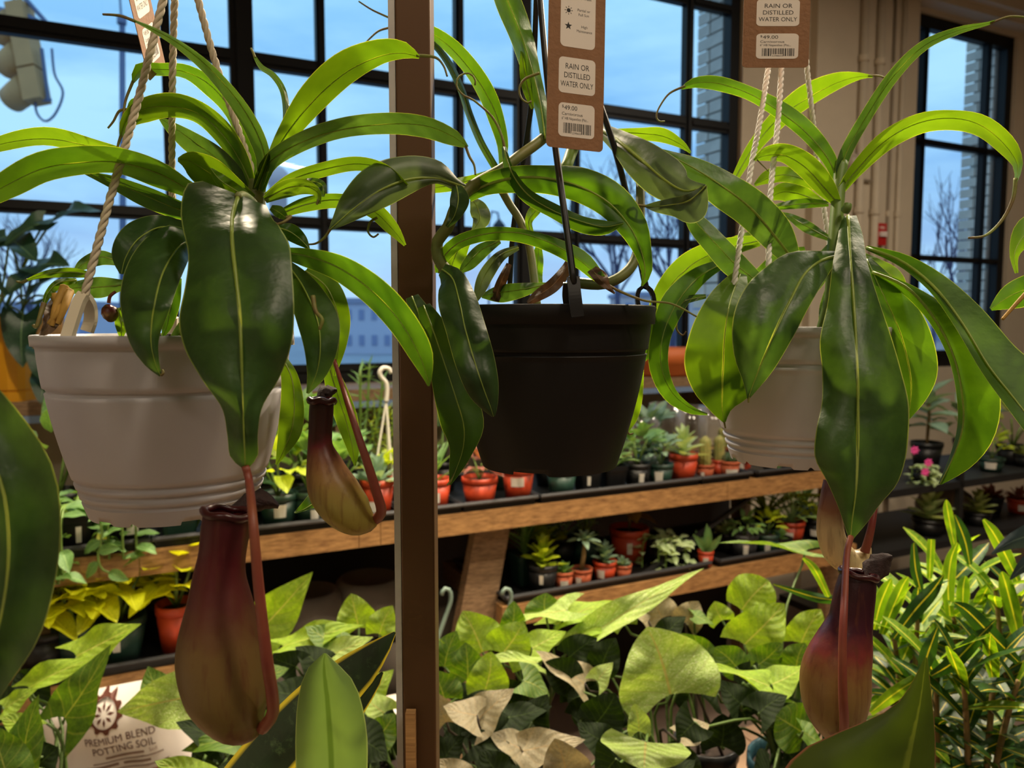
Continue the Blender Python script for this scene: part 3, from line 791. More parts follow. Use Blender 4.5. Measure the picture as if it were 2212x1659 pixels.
PL = [  # label, px, back offset, z, pot material, radius, height, kind, size, colour, sticker
 ('black square pot of pale trailing vine at the left of the bench', 165, .07, zU, BLACKP, .052, .075, 'trail', .15, 'green', (.03, .04, .045), 1),
 ('black square pot with white label beside the vine', 275, .07, zU, BLACKP, .052, .07, 'trail', .12, 'green', (.04, .028, .045), 1),
 ('dark pot of broad leaves behind the large pitcher', 390, .07, zU, GREENP, .05, .07, 'bush', .12, 'green', None, 1),
 ('dark pot of oval leaves behind the left pot corner', 480, .08, zU, BLACKP, .05, .07, 'bush', .12, 'dark', None, 1),
 ('green pot with white label and round leaves', 602, .07, zU, GREENP, .05, .075, 'bush', .13, 'lime', (.035, .035, .05), 0),
 ('green pot of mixed leaves by the small pitcher', 672, .07, zU, GREENP, .05, .075, 'bush', .13, 'green', (.025, .03, .03), 0),
 ('black pot of blue green leaves behind the small pitcher', 740, .1, zU, BLACKP, .05, .075, 'bush', .11, 'green', None, 0),
 ('red pot holding a blue grey rosette left of the post', 815, .08, zU, REDP, .047, .085, 'ball', .11, 'blue', (.04, .03, .03), 0),
 ('red pot with white label just right of the bronze post', 940, .07, zU, REDP, .045, .075, 'spiky', .1, 'green', (.035, .03, .04), 0),
 ('wide red pot of small reddish leaves without label', 1036, .06, zU, REDP, .052, .07, 'bush', .075, 'red', None, 0),
 ('red pot with label on its rim and leafy green plant', 1119, .07, zU, REDP, .048, .085, 'bush', .10, 'green', (.045, .028, .062), 0),
 ('dark green pot of yellow spiky foliage', 1212, .06, zU, GREENP, .047, .07, 'spiky', .1, 'lime', None, 0),
 ('black square pot of upright aloe with side sticker', 1268, .08, zU, BLACKP, .043, .075, 'spiky', .12, 'green', (.014, .03, .04), 1),
 ('black square pot with one tall thin stem', 1322, .08, zU, BLACKP, .045, .065, 'wispy', .13, 'green', None, 1),
 ('round black pot of glossy leaves with white label', 1376, .07, zU, BLACKP, .045, .065, 'bush', .10, 'green', (.02, .03, .035), 0),
 ('dark green pot covered by two white labels', 1426, .06, zU, GREENP, .043, .06, 'bush', .08, 'blue', (.03, .04, .03), 0),
 ('bright red pot holding a pale round rosette', 1475, .07, zU, REDP, .049, .08, 'rosette', .075, 'pale', None, 0),
 ('small brown pot with a golden column cactus', 1522, .06, zU, TERRA, .032, .045, 'column', .11, 'green', (.015, .02, .02), 0),
 ('narrow red pot with a furry cactus', 1552, .08, zU, REDP, .027, .05, 'column', .1, 'green', None, 0),
 ('small terracotta pot with large white label and round cactus', 1576, .045, zU, TERRA, .034, .05, 'globe', .06, 'green', (.05, .028, .02), 0),
 ('tiny red pot at the end of the cactus tray', 1606, .07, zU, REDP, .027, .055, 'cluster', .09, 'green', (.018, .03, .03), 0),
 ('black pot with white label below the right white hanging pot', 1683, .1, zU, BLACKP, .062, .085, 'trail', .08, 'green', (.05, .028, .05), 1),
 ('black pot half hidden by the long right leaf', 1752, .1, zU, BLACKP, .06, .085, 'trail', .09, 'blue', None, 1),
 ('dark green square pot of thin blades on the lower shelf', 1133, .16, zL, GREENP, .047, .08, 'spiky', .13, 'green', None, 1),
 ('black pot of a yellow lime rosette on the lower shelf', 1172, .06, zL, BLACKP, .048, .075, 'rosette', .07, 'lime', (.014, .03, .05), 0),
 ('dark pot of a large pale green rosette behind the lime rosette', 1170, .24, zL, BLACKP, .05, .09, 'ball', .13, 'lime', None, 0),
 ('small terracotta pot of fine green moss', 1217, .045, zL, TERRA, .031, .05, 'ball', .05, 'green', (.028, .03, .022), 0),
 ('small terracotta pot with a spiky top on a bare stem', 1256, .05, zL, TERRA, .034, .048, 'stemmed', .135, 'blue', (.02, .03, .02), 0),
 ('dark pot of tall lime crested foliage', 1262, .24, zL, GREENP, .05, .09, 'pencil', .22, 'lime', None, 0),
 ('dark pot of long arching pale stems', 1212, .26, zL, BLACKP, .05, .09, 'wispy', .2, 'blue', None, 0),
 ('small red pot of grey green succulent with label', 1306, .06, zL, REDP, .038, .055, 'rosette', .05, 'blue', (.03, .028, .03), 0),
 ('tiny terracotta pot of blue grey tips', 1345, .05, zL, TERRA, .029, .04, 'ball', .045, 'blue', None, 0),
 ('large red pot of bronze and cream upright leaves', 1358, .2, zL, REDP, .068, .10, 'leafy', .18, 'brown', (.02, .04, .06), 0),
 ('dark pot of silvery trailing leaves', 1430, .12, zL, BLACKP, .05, .07, 'trail', .11, 'pale', None, 0),
 ('tiny red pot with a few green spears', 1524, .035, zL, REDP, .027, .045, 'spear', .075, 'green', (.02, .025, .022), 0),
 ('black pot of frosty white succulent', 1572, .14, zL, BLACKP, .05, .06, 'ball', .08, 'pale', None, 0),
 ('round black pot with white label on the lower shelf', 1607, .06, zL, GREYD, .049, .07, 'bush', .07, 'green', (.02, .035, .035), 0),
 ('dark green pot with tilted white label', 1655, .06, zL, GREENP, .046, .06, 'bush', .07, 'lime', (.022, .03, .03), 0),
 ('red pot with white label on the lower shelf', 1707, .12, zL, REDP, .052, .07, 'wispy', .16, 'green', (.05, .028, .035), 0),
 ('black square pot at the end of the lower shelf', 1685, .05, zL, BLACKP, .036, .045, 'ball', .05, 'green', (.04, .02, .02), 1),
 ('black pot with white label behind the striped leaves', 1765, .1, zL, BLACKP, .05, .07, 'wispy', .16, 'lime', (.05, .025, .035), 0),
 ('dark pot of wild grassy strands', 1655, .25, zL, BLACKP, .05, .08, 'wispy', .24, 'lime', None, 0),
 ('dark pot of feathery strands', 1735, .26, zL, GREENP, .05, .08, 'wispy', .22, 'green', None, 0),
 ('green pot of yellow pothos under the white pot', 175, .1, zL, GREENP, .06, .09, 'bush', .17, 'neon', None, 0),
 ('dark pot of yellow pothos in the middle of the lower shelf', 262, .1, zL, GREENP, .06, .09, 'bush', .17, 'neon', (.02, .03, .05), 0),
 ('dark pot of yellow pothos behind its neighbours', 215, .26, zL, BLACKP, .06, .09, 'bush', .17, 'neon', None, 0),
 ('red pot of tall yellow green pothos beside the large pitcher', 385, .1, zL, REDP, .05, .1, 'bush', .18, 'neon', None, 0),
 ('black pot of yellow pothos near the dark hanging leaf', 95, .1, zL, BLACKP, .06, .09, 'bush', .17, 'neon', None, 0),
 # back row of the upper shelf
 ('dark pot of tall needle leaved stems left of the post', 775, .3, zU, BLACKP, .06, .09, 'pencil', .32, 'green', None, 0),
 ('dark pot of needle leaved stems close to the post', 835, .28, zU, GREENP, .06, .09, 'pencil', .2, 'lime', None, 0),
 ('black pot of bushy leaves behind the green pots', 650, .26, zU, BLACKP, .06, .09, 'bush', .17, 'green', None, 0),
 ('black pot of bushy leaves behind the left pot', 560, .26, zU, BLACKP, .06, .09, 'bush', .16, 'green', None, 0),
 ('dark pot of blue leaves in the back row by the post', 955, .3, zU, BLACKP, .05, .08, 'bush', .14, 'blue', None, 0),
 ('dark pot of green leaves behind the two red pots', 1085, .24, zU, GREENP, .05, .08, 'bush', .15, 'green', None, 0),
 ('dark pot of green leaves behind the yellow spiky pot', 1185, .22, zU, BLACKP, .05, .08, 'bush', .14, 'green', None, 0),
 ('dark pot of thin upright stems behind the aloe', 1300, .24, zU, BLACKP, .05, .08, 'wispy', .16, 'green', None, 0),
 ('dark pot of leafy stems behind the glossy leaves', 1400, .24, zU, GREENP, .05, .08, 'bush', .12, 'blue', None, 0),
 ('tall cactus group at the back of the cactus tray', 1590, .2, zU, TERRA, .04, .06, 'cluster', .13, 'green', None, 0),
 ('black pot of vine leaves at the back of the bench', 130, .26, zU, BLACKP, .06, .09, 'bush', .17, 'green', None, 0),
 ('black pot of vine leaves at the back under the white pot', 330, .26, zU, BLACKP, .06, .09, 'bush', .14, 'dark', None, 0),
]
for e in PL: potted(e[0], e[1], e[2], e[3], e[4], e[5] * 1.04, e[6] * 1.22, e[7], e[8] * (1.2 if e[7] not in ('column', 'globe', 'cluster') and e[9] != 'neon' and e[8] < .2 else 1.0), e[9], e[10], bool(e[11]))

# long vine that hangs below the upper shelf
t = thing('fallen_vine', 'single pale vine hanging over the edge of the left bench tray', 'vine', BP(215, -.012, ZU + .04))
vp = [(205, 1095), (218, 1120), (222, 1160), (212, 1200), (218, 1228), (242, 1240)]
mb = MB(); Dv = BP(215, -.02, ZU).y * CP + .1
def onD(px, py, off): return WP(s_at(px, DF - off, ZU), DF - off, z_at(px, py, DF - off))
pp = [onD(a, b, -.02) for a, b in [q_[:2] for q_ in cr([(a, b, 0) for a, b in vp], 16)]]
mb.tube(pp, .003, 6); mb.build('stem', STEMG, t, True)
for k, (dx, dz) in zip((3, 7, 9, 11, 14), ((1, .2), (-1, -.6), (1, .3), (-.8, -.9), (.9, -.2))):
    put_leaf(unit_leaf('oval', G['green'], .3, .3, .1, k % 3, 8, 5), t, pp[k], Vector((dx, -.3, dz)), Vector((0, -1, .5)), .05)

# ------------------------------------------------------------------ sill shelf with the yellow planter and the terracotta tray
DS = (WB - 3.0) * math.cos(TH)
ZS = z_at(115, 866, DS)
sh = thing('window_shelf', 'wooden shelf board running under the window sill', 'shelf', WP(0, DS - .15, ZS))
for a, b in ((-320, 480), (480, 1000), (1000, 1640)): plank(sh, s_at(a, DS, ZS) + .001, s_at(b, DS, ZS) - .001, .012, DS, ZS - .042, ZS, WOODW)
mm = MB(); mm.wbox(s_at(-320, DS, ZS), s_at(1640, DS, ZS), DS - .03, DS + .003, ZS - .066, ZS - .043); mm.build('steel_rail', pbr('blue_lit_rail', '#7f97bd', .35, metal=.3), sh)  # blue light on the metal edge put into the rail's colour
for px in (-100, 700, 1500): plank(sh, s_at(px, .1, ZS), s_at(px, .1, ZS) + .03, .0, DS - .05, ZS - .2, ZS - .043, WOODW, 'bracket')
def SPt(px, d, z): return WP(s_at(px, d, z), d, z)
YEL = pbr('yellow_glazed_pot', '#d99a14', .45, var=.1, vscale=8)
c = SPt(12, .17, ZS)
t = thing('yellow_planter', 'square edged yellow planter of dark heart leaves on the window shelf', 'potted plant', c)
mb = MB()
def sq(rr, z, a, i):
    k = max(abs(math.cos(a)), abs(math.sin(a))); return min(rr / k, rr * 1.32), z
mb.lathe([(0, 0), (.118, 0), (.12, .028), (.116, .030), (.116, .034), (.121, .036), (.135, .255), (.128, .255), (.125, .2)], c, 40, sq)
o = mb.build('pot', YEL, t)
mb = MB(); mb.lathe([(.13, .22), (0, .23)], c, 20, sq); mb.build('soil', SOIL, t)
PHIL = leafmat('philodendron_leaf', '#1c3328', '#34543a', '#6c8b62', .25, rough=.35)
for i, (bx, by, tx, ty, L) in enumerate(((118, 470, 165, 445, 0), (95, 480, 38, 500, 0), (20, 515, 50, 530, 0), (15, 510, -20, 520, 0), (75, 575, 110, 560, 0), (70, 590, 30, 610, 0), (60, 640, 90, 600, 0), (50, 680, 45, 740, 0), (10, 640, -10, 600, 0), (100, 640, 140, 610, 0), (95, 760, 105, 800, 0), (100, 800, 90, 835, 0))):
    D = 2.28 if i < 8 else 2.2
    b = P(bx, by, D); tp = P(tx, ty, D - .05); L = (tp - b).length * 1.6
    pt = c + Vector((0, 0, .23)) + Vector((random.uniform(-.06, .06), random.uniform(-.06, .06), 0))
    mb = MB(); mb.tube([Vector(q_) for q_ in cr([tuple(pt), tuple((pt + b) / 2 + Vector((.01, 0, .04))), tuple(b)], 9)], .0035, 5); mb.build('petiole', STEMG, t, True)
    put_leaf(unit_leaf('heart', PHIL, .25, .2, .15, i % 3), t, b, tp - b, Vector((.2, -.6, .7)), max(.09, L), .9)
c = SPt(1425, .17, ZS)
t = thing('terracotta_saucer', 'wide terracotta bowl on the window shelf behind the right plant', 'bowl', c)
mb = MB(); mb.lathe([(0, 0), (.15, 0), (.165, .012), (.172, .055), (.178, .06), (.185, .125), (.178, .125), (.165, .065), (.0, .05)], c, 36); mb.build('bowl_body', pbr('orange_terracotta', '#c8662c', .6, var=.15, vscale=9), t, True)

# clear plastic sleeves standing at the back of the upper shelf
CLEAR = bpy.data.materials.new('clear_plastic'); CLEAR.use_nodes = True
nt = CLEAR.node_tree; nt.nodes.clear()
o_ = N(nt, 'ShaderNodeOutputMaterial'); t_ = N(nt, 'ShaderNodeBsdfTransparent'); g_ = N(nt, 'ShaderNodeBsdfGlossy', Roughness=.12); d_ = N(nt, 'ShaderNodeBsdfDiffuse'); d_.inputs[0].default_value = (.75, .7, .65, 1)
lw = N(nt, 'ShaderNodeLayerWeight', Blend=.35); m1 = N(nt, 'ShaderNodeMixShader', Fac=.35); m2 = N(nt, 'ShaderNodeMixShader')
nt.links.new(g_.outputs[0], m1.inputs[1]); nt.links.new(d_.outputs[0], m1.inputs[2]); nt.links.new(lw.outputs['Facing'], m2.inputs[0]); nt.links.new(t_.outputs[0], m2.inputs[1]); nt.links.new(m1.outputs[0], m2.inputs[2]); nt.links.new(m2.outputs[0], o_.inputs[0])
for i, (px, off, r, h) in enumerate(((1390, .38, .06, .21), (1440, .4, .065, .23), (1492, .36, .06, .22), (1540, .4, .06, .2))):
    c = BP(px, off, zU)
    mb = MB(); mb.lathe([(r * .8, 0), (r, h * .5), (r * 1.06, h), (r * 1.02, h), (r * .97, h * .5), (r * .78, .003)], c, 40, lambda rr, z, a, k: (rr * (1 + .03 * math.sin(a * 9 + z * 30)), z))
    t = tag(mb.build('plastic_sleeve', CLEAR, smooth=True), ['clear plastic sleeve nearest the black hanging pot', 'clear plastic sleeve second from the black hanging pot', 'clear plastic sleeve third from the black hanging pot', 'clear plastic sleeve nearest the right white hanging pot'][i], 'plastic sleeve', 'clear sleeves on the bench')
# white hanger of a bench pot
WHP = pbr('white_hanger_plastic', '#ded9cc', .5)
c = BP(832, .16, zU)
t = thing('potted_plant', 'black pot with a white plastic hanger beside the bronze post', 'potted plant', c, 'potted plants on the bench')
o = link('pot', pot_mesh(BLACKP, .05, .075), t); o.location = c
s_ = link('soil', soil_mesh(.044), t); s_.location = c + Vector((0, 0, .063)); plant('bush', t, c + Vector((0, 0, .065)), .09, 'lime', 91)
top = WP(s_at(834, DF - .16, 1.3), DF - .16, z_at(834, 868, DF - .16))
for a in (-2.2, -.9, 1.5):
    mb = MB(); mb.tube([c + Vector((math.cos(a) * .05, math.sin(a) * .05, .07)), top], .003, 5); mb.build('hanger_strap', WHP, t)
mb = MB(); zz = top
hk = [(834, 868), (836, 840), (833, 825), (824, 815), (821, 804), (828, 795), (840, 796), (846, 806)]
mb.tube([WP(s_at(a, DF - .16, 1.3), DF - .16, z_at(a, b, DF - .16)) for a, b, _ in cr([(a, b, 0) for a, b in hk], 24)], .0065, 8); mb.build('hook', WHP, t, True)

# goods on the floor under the bench
GREYS = pbr('grey_concrete', '#5a524a', .9, var=.3, vscale=8, bump=.4, bscale=30)
pal = thing('floor_platform', 'low dark platform under the bench', 'platform', BP(760, .3, 0))
plank(pal, s_at(480, DF - .2, .3), s_at(1080, DF - .2, .3), DF - .55, DF - .02, .0, .36, pbr('dark_platform', '#221d19', .8), 'deck')
for i, (px, off, z, r, h) in enumerate(((600, .2, .361, .12, .2), (735, .24, .361, .13, .2), (860, .2, .361, .11, .19), (670, .24, .562, .11, .15), (800, .25, .562, .12, .16), (945, .3, .361, .12, .24))):
    c = BP(px, off, z); mb = MB()
    mb.lathe([(0, 0), (r * .7, 0), (r * .95, h * .35), (r, h * .6), (r * .85, h * .92), (r * .75, h), (r * .68, h), (r * .7, h * .5), (0, h * .2)], c, 28)
    tag(mb.build('concrete_planter', GREYS, smooth=True), ['empty grey planter under the bench beside the large pitcher', 'empty grey planter in the middle of the bottom row', 'empty grey planter under the bench close to the post', 'empty grey planter on top of the bottom row', 'empty grey planter on top of the row by the post', 'tall empty grey planter behind the slanted bench leg'][i], 'planter', 'grey planters under the bench')
c = BP(800, -.05, .36)
t = thing('white_carton', 'white carton with a yellow corner under the bench', 'box', Vector((c.x, c.y, 0)))
mb = MB(); s = s_at(800, DF + .12, .4); mb.wbox(s - .1, s + .12, DF + .02, DF + .22, 0, .47); mb.build('carton_body', pbr('white_card', '#d8d0c2', .7), t)
mb = MB(); mb.wbox(s - .1, s - .04, DF + .2195, DF + .2215, .40, .455); mb.build('yellow_print', pbr('yellow_print', '#c9b316', .6), t)
# pale green plastic hangers leaning by the slanted leg
PGH = pbr('pale_green_plastic', '#6f8378', .5)
for i, (x0, off) in enumerate(((968, -.03), (1098, -.03))):
    pts = [(x0 - 30, 1400), (x0 - 5, 1330), (x0 + 6, 1295), (x0 + 3, 1275), (x0 - 8, 1272), (x0 - 14, 1285)]
    mb = MB(); mb.tube([WP(s_at(a, DF - off, .7), DF - off, z_at(a, b, DF - off)) for a, b, _ in cr([(a, b, 0) for a, b in pts], 20)], .006, 7)
    tag(mb.build('plastic_hanger_hook', PGH, smooth=True), ['pale green plastic hook left of the slanted bench leg', 'pale green plastic hook at the lower shelf corner'][i], 'hook', 'plastic hooks by the bench')

# ------------------------------------------------------------------ black rack to the right of the bench
ZR1, ZR2 = .845, .60
rk = thing('plant_rack', 'black metal plant rack below the narrow window', 'rack', BP(2080, .2, 0))
ra, rb = s_at(1880, DF, ZR1), s_at(2330, DF, ZR1)
for z in (ZR1, ZR2, .3):
    plank(rk, ra, rb, DF - .45, DF, z - .03, z, pbr('rack_black', '#131314', .55), 'rack_shelf')
for px in (1885, 2078, 2325):
    for off in (.0, .43):
        s = s_at(px, DF - off, .8); plank(rk, s - .012, s + .012, DF - off - .024, DF - off, 0, 1.0, pbr('rack_black', '#131314', .55), 'rack_post')
PK = pbr('pink_petal', '#e04a9a', .5)
PR = [
 ('dark pot of blue leaves beside the long right leaf', 2000, .3, ZR1, BLACKP, .07, .11, 'leafy', .28, 'blue', None),
 ('cactus in flower with pink tips on the rack', 1992, .06, ZR1, BLACKP, .055, .06, 'trail', .09, 'pale', None),
 ('cream and green plant at the edge of the rack', 2185, .15, ZR1, BLACKP, .07, .09, 'bush', .2, 'varieg', None),
 ('cream streaked plant low on the rack', 2140, .08, ZR1, GREENP, .055, .06, 'bush', .12, 'lime', (.05, .03, .03)),
 ('pot of brown rosettes at the rack edge', 2215, .08, ZR1, BLACKP, .055, .06, 'ball', .1, 'varieg', None),
 ('frosted plant in the back of the rack', 2085, .32, ZR1, BLACKP, .06, .1, 'bush', .2, 'blue', None),
 ('pale wide rosette on the lower rack shelf', 2005, .1, ZR2, BLACKP, .07, .07, 'rosette', .12, 'pale', None),
 ('white green rosette beside the rack post', 2112, .1, ZR2, BLACKP, .055, .06, 'rosette', .09, 'varieg', None),
 ('pinkish rosette on the lower rack shelf', 2140, .22, ZR2, BLACKP, .055, .08, 'ball', .11, 'red', None),
 ('brown tufted plant at the rack end', 2200, .16, ZR2, REDP, .055, .07, 'ball', .11, 'red', (.04, .03, .03)),
]
for i, e in enumerate(PR):
    t = potted(e[0], e[1], e[2], e[3] + .001, e[4], e[5], e[6], e[7], e[8], e[9], e[10], group='potted plants on the black rack')
    if 'pink tips' in e[0]:
        for (x, y) in ((1998, 1000), (1992, 1020), (1967, 973)):
            b = WP(s_at(x, DF, .9), DF + .01, z_at(x, y, DF + .01))
            mb = MB()
            for k in range(7):
                a = k * .9; d = Vector((math.cos(a), -.4, math.sin(a))).normalized(); mb.tube([b, b + d * .012, b + d * .02], [.004, .006, .001], 5, False)
            mb.build('flower', PK, t, True)
c = BP(2035, .25, ZR2)
mb = MB(); mb.lathe([(0, 0), (.1, 0), (.12, .05), (.1, .12), (.05, .16), (0, .17)], c + Vector((0, 0, .001)), 22, lambda r, z, a, i: (r * (1 + .12 * math.sin(a * 3 + i) + .06 * math.sin(a * 7)), z))
tag(mb.build('rough_stone', pbr('brown_stone', '#77685a', .9, var=.4, vscale=20, bump=.6), smooth=True), 'rough brown stone on the lower rack shelf', 'stone')

# ------------------------------------------------------------------ hanging pitcher plants
NEP = leafmat('pitcher_plant_leaf', '#22400f', '#3b5c18', '#93a64a', .42, (3.7, 3.2, .6), rough=.5, spec=.32, edge='#86994c', edgew=.016, ribw=.016, nscale=5, bumps=.35)
NEPY = leafmat('pitcher_plant_young_leaf', '#3c5e10', '#577c16', '#a3b548', .44, (2.7, 2.2, .6), rough=.5, spec=.32, edge='#97a850', edgew=.016, ribw=.016, nscale=5, bumps=.3)
NEPD = leafmat('pitcher_plant_old_leaf', '#1c3416', '#3a5829', '#8b9a55', .27, (4.0, 3.4, .9), rough=.42, spec=.5, edge='#7d8d50', edgew=.014, ribw=.020, nscale=6, bumps=.45)
NEPG = leafmat('pitcher_plant_grey_leaf', '#3a4a34', '#55644a', '#8f9a6c', .25, (2.6, 2.6, 1), rough=.48, edge='#8c9a6a', edgew=.02, ribw=.03, nscale=6, bumps=.3)
NEPB = leafmat('pitcher_plant_dry_leaf', '#3b2a1c', '#5e4630', '#7d6347', .12, (1.6, 1.3, .9), rough=.7, nscale=8, bumps=.8)
RIBM = leafmat('midrib_green', '#7f9440', '#9fb055', '#a9b860', .3, rough=.4, nscale=10)
TEND = pbr('tendril_brown', '#6b4a2e', .6, var=.3, vscale=60, col2='#7d8a3a')
TENDR = pbr('tendril_red', '#86492f', .5, var=.2, vscale=30, col2='#7a2f2a')
VSTEM = pbr('vine_stem', '#55692c', .5, var=.35, vscale=30, col2='#7d7a44')
def interp(v, t):
    if not isinstance(v, (tuple, list)): return v
    k = t * (len(v) - 1); i = min(int(k), len(v) - 2); f = k - i
    return v[i] + (v[i+1] - v[i]) * f
def nleaf(root, mat, D, st, tend=None, ka=.3, kb=.3, da=0, db=0, cc=.0, wave=.0025, nu=30, nv=11, seed=0, rib=True, name='leaf', ribr=.0006, tr=.0011, tmat=None, sw=False):
    """blade from stations (px, py, left half width px, right half width px) along its midrib, at real distance D"""
    if sw: st = [(x, y, b, a) for x, y, a, b in st]
    m_ = cr([tuple(map(float, s_)) for s_ in st], nu)
    rnd = random.Random(seed + int(st[0][0]) * 7 + int(st[-1][1])); ph = rnd.uniform(0, 6); ph2 = rnd.uniform(0, 6); fq = rnd.uniform(7, 13)
    vs = []; mids = []
    for i in range(nu):
        t = i / (nu - 1); x, y, a, b = m_[i]; d = interp(D, t)
        x0, y0 = m_[max(0, i - 1)][:2]; x1, y1 = m_[min(nu - 1, i + 1)][:2]
        tx, ty = x1 - x0, y1 - y0; l = math.hypot(tx, ty) or 1; px_, py_ = ty / l, -tx / l
        pr = math.sin(math.pi * min(1, max(0, t * .94 + .03))) ** .6
        mids.append((x, y, d))
        for j in range(nv):
            u = j / (nv - 1) * 2 - 1; q_ = abs(u)
            w = a if u < 0 else b; k = ka if u < 0 else kb; dd = da if u < 0 else db
            s_ = 1 if u < 0 else -1
            off = s_ * q_ * w
            dep = d + (k * abs(w) * d / F + dd * pr) * q_ ** 1.25 + cc * q_ * (1 - q_) * 4 * abs(w) * d / F
            dep += wave * q_ * math.sin(fq * t + (ph if u < 0 else ph2)) * pr + wave * .4 * math.sin(fq * 1.7 * t + ph2 + 2 * u) * pr
            vs.append(P(x + px_ * off, y + py_ * off, dep))
    o = link(name, uvgrid(vs, nu, nv, name, mat), root)
    if rib:
        mb = MB(); mb.tube([P(x, y, d - .0006) for x, y, d in mids], [ribr * (1 - .75 * i / (nu - 1)) for i in range(nu)], 6); mb.build('midrib', RIBM, o, True)
    if tend:
        px_tube(tend, tr, tr * .6, 26, 6).build('tendril', tmat or TEND, o, True)
    return o
def lathe_pot(root, c, r, h, mat, grooves, rim_h=.007, black=False):
    mb = MB(); rb = r * .66
    body = []; step_ = .70
    def rad(v): return rb + (r * .975 - rb) * (1 - (1 - v) ** 1.7)
    zs = sorted([0, .02, .05] + [i / 24 for i in range(2, 23)] + [.925, step_, step_ + .006] + [g + e for g in grooves for e in (-.016, -.009, .009, .016)])
    step = .70
    for v in zs:
        rr = rad(v) * (1.007 if v > step else 1.0)
        for g in grooves:
            if abs(v - g) < .012: rr *= .978
        body.append((rr, v * h))
    prof = body + [(r * .985, h - rim_h), (r * 1.012, h - rim_h), (r * 1.016, h - .001), (r * 1.008, h), (r * .97, h), (r * .95, h * .9), (r * .9, h * .6)]
    def md(rr, z, a, i):
        if i == 0:
            k = (a * (6 if not black else 3) / (2 * math.pi)) % 1
            if k < .2: return rr * 1.03, .009
            if not black and .45 < k < .5: return rr * 1.01, .004
        return rr, z
    mb.lathe(prof, c, 120, md)
    mb.lathe([(rb * 1.02, .010), (0, .010)], c, 40)
    o = mb.build('pot', mat, root, True)
    mb = MB(); mb.lathe([(r * .955, h * .93), (r * .6, h * .95), (0, h * .97)], c, 40, lambda rr, z, a, i: (rr, z + .004 * math.sin(a * 7 + i * 3))); mb.build('soil', SOIL, root, True)
    return o
def rope(root, pts, mat, r=.0024, n=130, pitch=.013):
    c = [Vector(P(*q_)) for q_ in cr(pts, n)]
    L = [0]
    for i in range(1, n): L.append(L[-1] + (c[i] - c[i-1]).length)
    mb = MB(); t = (c[-1] - c[0]).normalized(); e1 = t.orthogonal().normalized(); e2 = t.cross(e1)
    for k in range(3):
        mb.tube([c[i] + (e1 * math.cos(L[i] / pitch * 4.2 + k * 2.094) + e2 * math.sin(L[i] / pitch * 4.2 + k * 2.094)) * r * .56 for i in range(n)], r * .56, 6)
    return mb.build('rope', mat, root, True)
def pitmat(name, stops, rough=.38):
    mt = bpy.data.materials.new(name); mt.use_nodes = True; nt = mt.node_tree; b = nt.nodes['Principled BSDF']; L = nt.links
    tc = N(nt, 'ShaderNodeTexCoord'); sp = N(nt, 'ShaderNodeSeparateXYZ'); L.new(tc.outputs['Generated'], sp.inputs[0])
    nz = N(nt, 'ShaderNodeTexNoise', Scale=90.0, Detail=5.0); L.new(tc.outputs['Object'], nz.inputs['Vector'])
    ma = N(nt, 'ShaderNodeMath', operation='MULTIPLY_ADD'); L.new(nz.outputs['Fac'], ma.inputs[0]); ma.inputs[1].default_value = .16; L.new(sp.outputs['Z'], ma.inputs[2])
    sb = N(nt, 'ShaderNodeMath', operation='SUBTRACT'); L.new(ma.outputs[0], sb.inputs[0]); sb.inputs[1].default_value = .08
    r = ramp(nt, [(p_, lin(c_)) for p_, c_ in stops]); L.new(sb.outputs[0], r.inputs['Fac'])
    # lengthwise red veining
    mp = N(nt, 'ShaderNodeMapping'); mp.inputs['Scale'].default_value = (1, 1, .06); L.new(tc.outputs['Object'], mp.inputs[0])
    vz = N(nt, 'ShaderNodeTexNoise', Scale=220.0, Detail=3.0); L.new(mp.outputs[0], vz.inputs['Vector'])
    vr = ramp(nt, [(.52, (0, 0, 0)), (.7, (.55, .55, .55))]); L.new(vz.outputs['Fac'], vr.inputs['Fac'])
    mx = N(nt, 'ShaderNodeMix', data_type='RGBA'); L.new(vr.outputs[0], mx.inputs['Factor']); L.new(r.outputs[0], mx.inputs['A']); mx.inputs['B'].default_value = (*lin('#6a3a28'), 1)
    L.new(mx.outputs['Result'], b.inputs['Base Color']); b.inputs['Roughness'].default_value = rough
    tr = N(nt, 'ShaderNodeBsdfTranslucent'); L.new(mx.outputs['Result'], tr.inputs['Color']); ms = N(nt, 'ShaderNodeMixShader', Fac=.25)
    bp = N(nt, 'ShaderNodeBump', Strength=.35, Distance=.0015); L.new(nz.outputs['Fac'], bp.inputs['Height']); L.new(bp.outputs[0], b.inputs['Normal'])
    L.new(b.outputs[0], ms.inputs[1]); L.new(tr.outputs[0], ms.inputs[2]); L.new(ms.outputs[0], nt.nodes['Material Output'].inputs['Surface'])
    MATS[name] = mt
    return mt
PM1 = pitmat('pitcher_dark_red', [(0, '#7a4a2a'), (.12, '#7d6a34'), (.42, '#806438'), (.62, '#6d3530'), (.8, '#5c1620'), (1, '#4a1018')])
PM2 = pitmat('pitcher_green_red', [(0, '#a3923c'), (.25, '#a8994a'), (.5, '#a5774a'), (.68, '#7d2f35'), (.75, '#4a2420'), (1, '#3a1e17')])
PM3 = pitmat('pitcher_olive_red', [(0, '#8a5a38'), (.15, '#8f7a46'), (.45, '#96713f'), (.58, '#8a3a34'), (.68, '#4b1a2a'), (1, '#2c1216')])
PM4 = pitmat('pitcher_pale', [(0, '#dccb96'), (.5, '#dcc596'), (.7, '#a87458'), (1, '#8a6480')])
DRYL = pbr('dried_lid', '#2e1714', .8, var=.5, vscale=120, bump=1.0, bscale=200)
PERI = pbr('pitcher_rim', '#3d0d12', .3, var=.3, vscale=80)
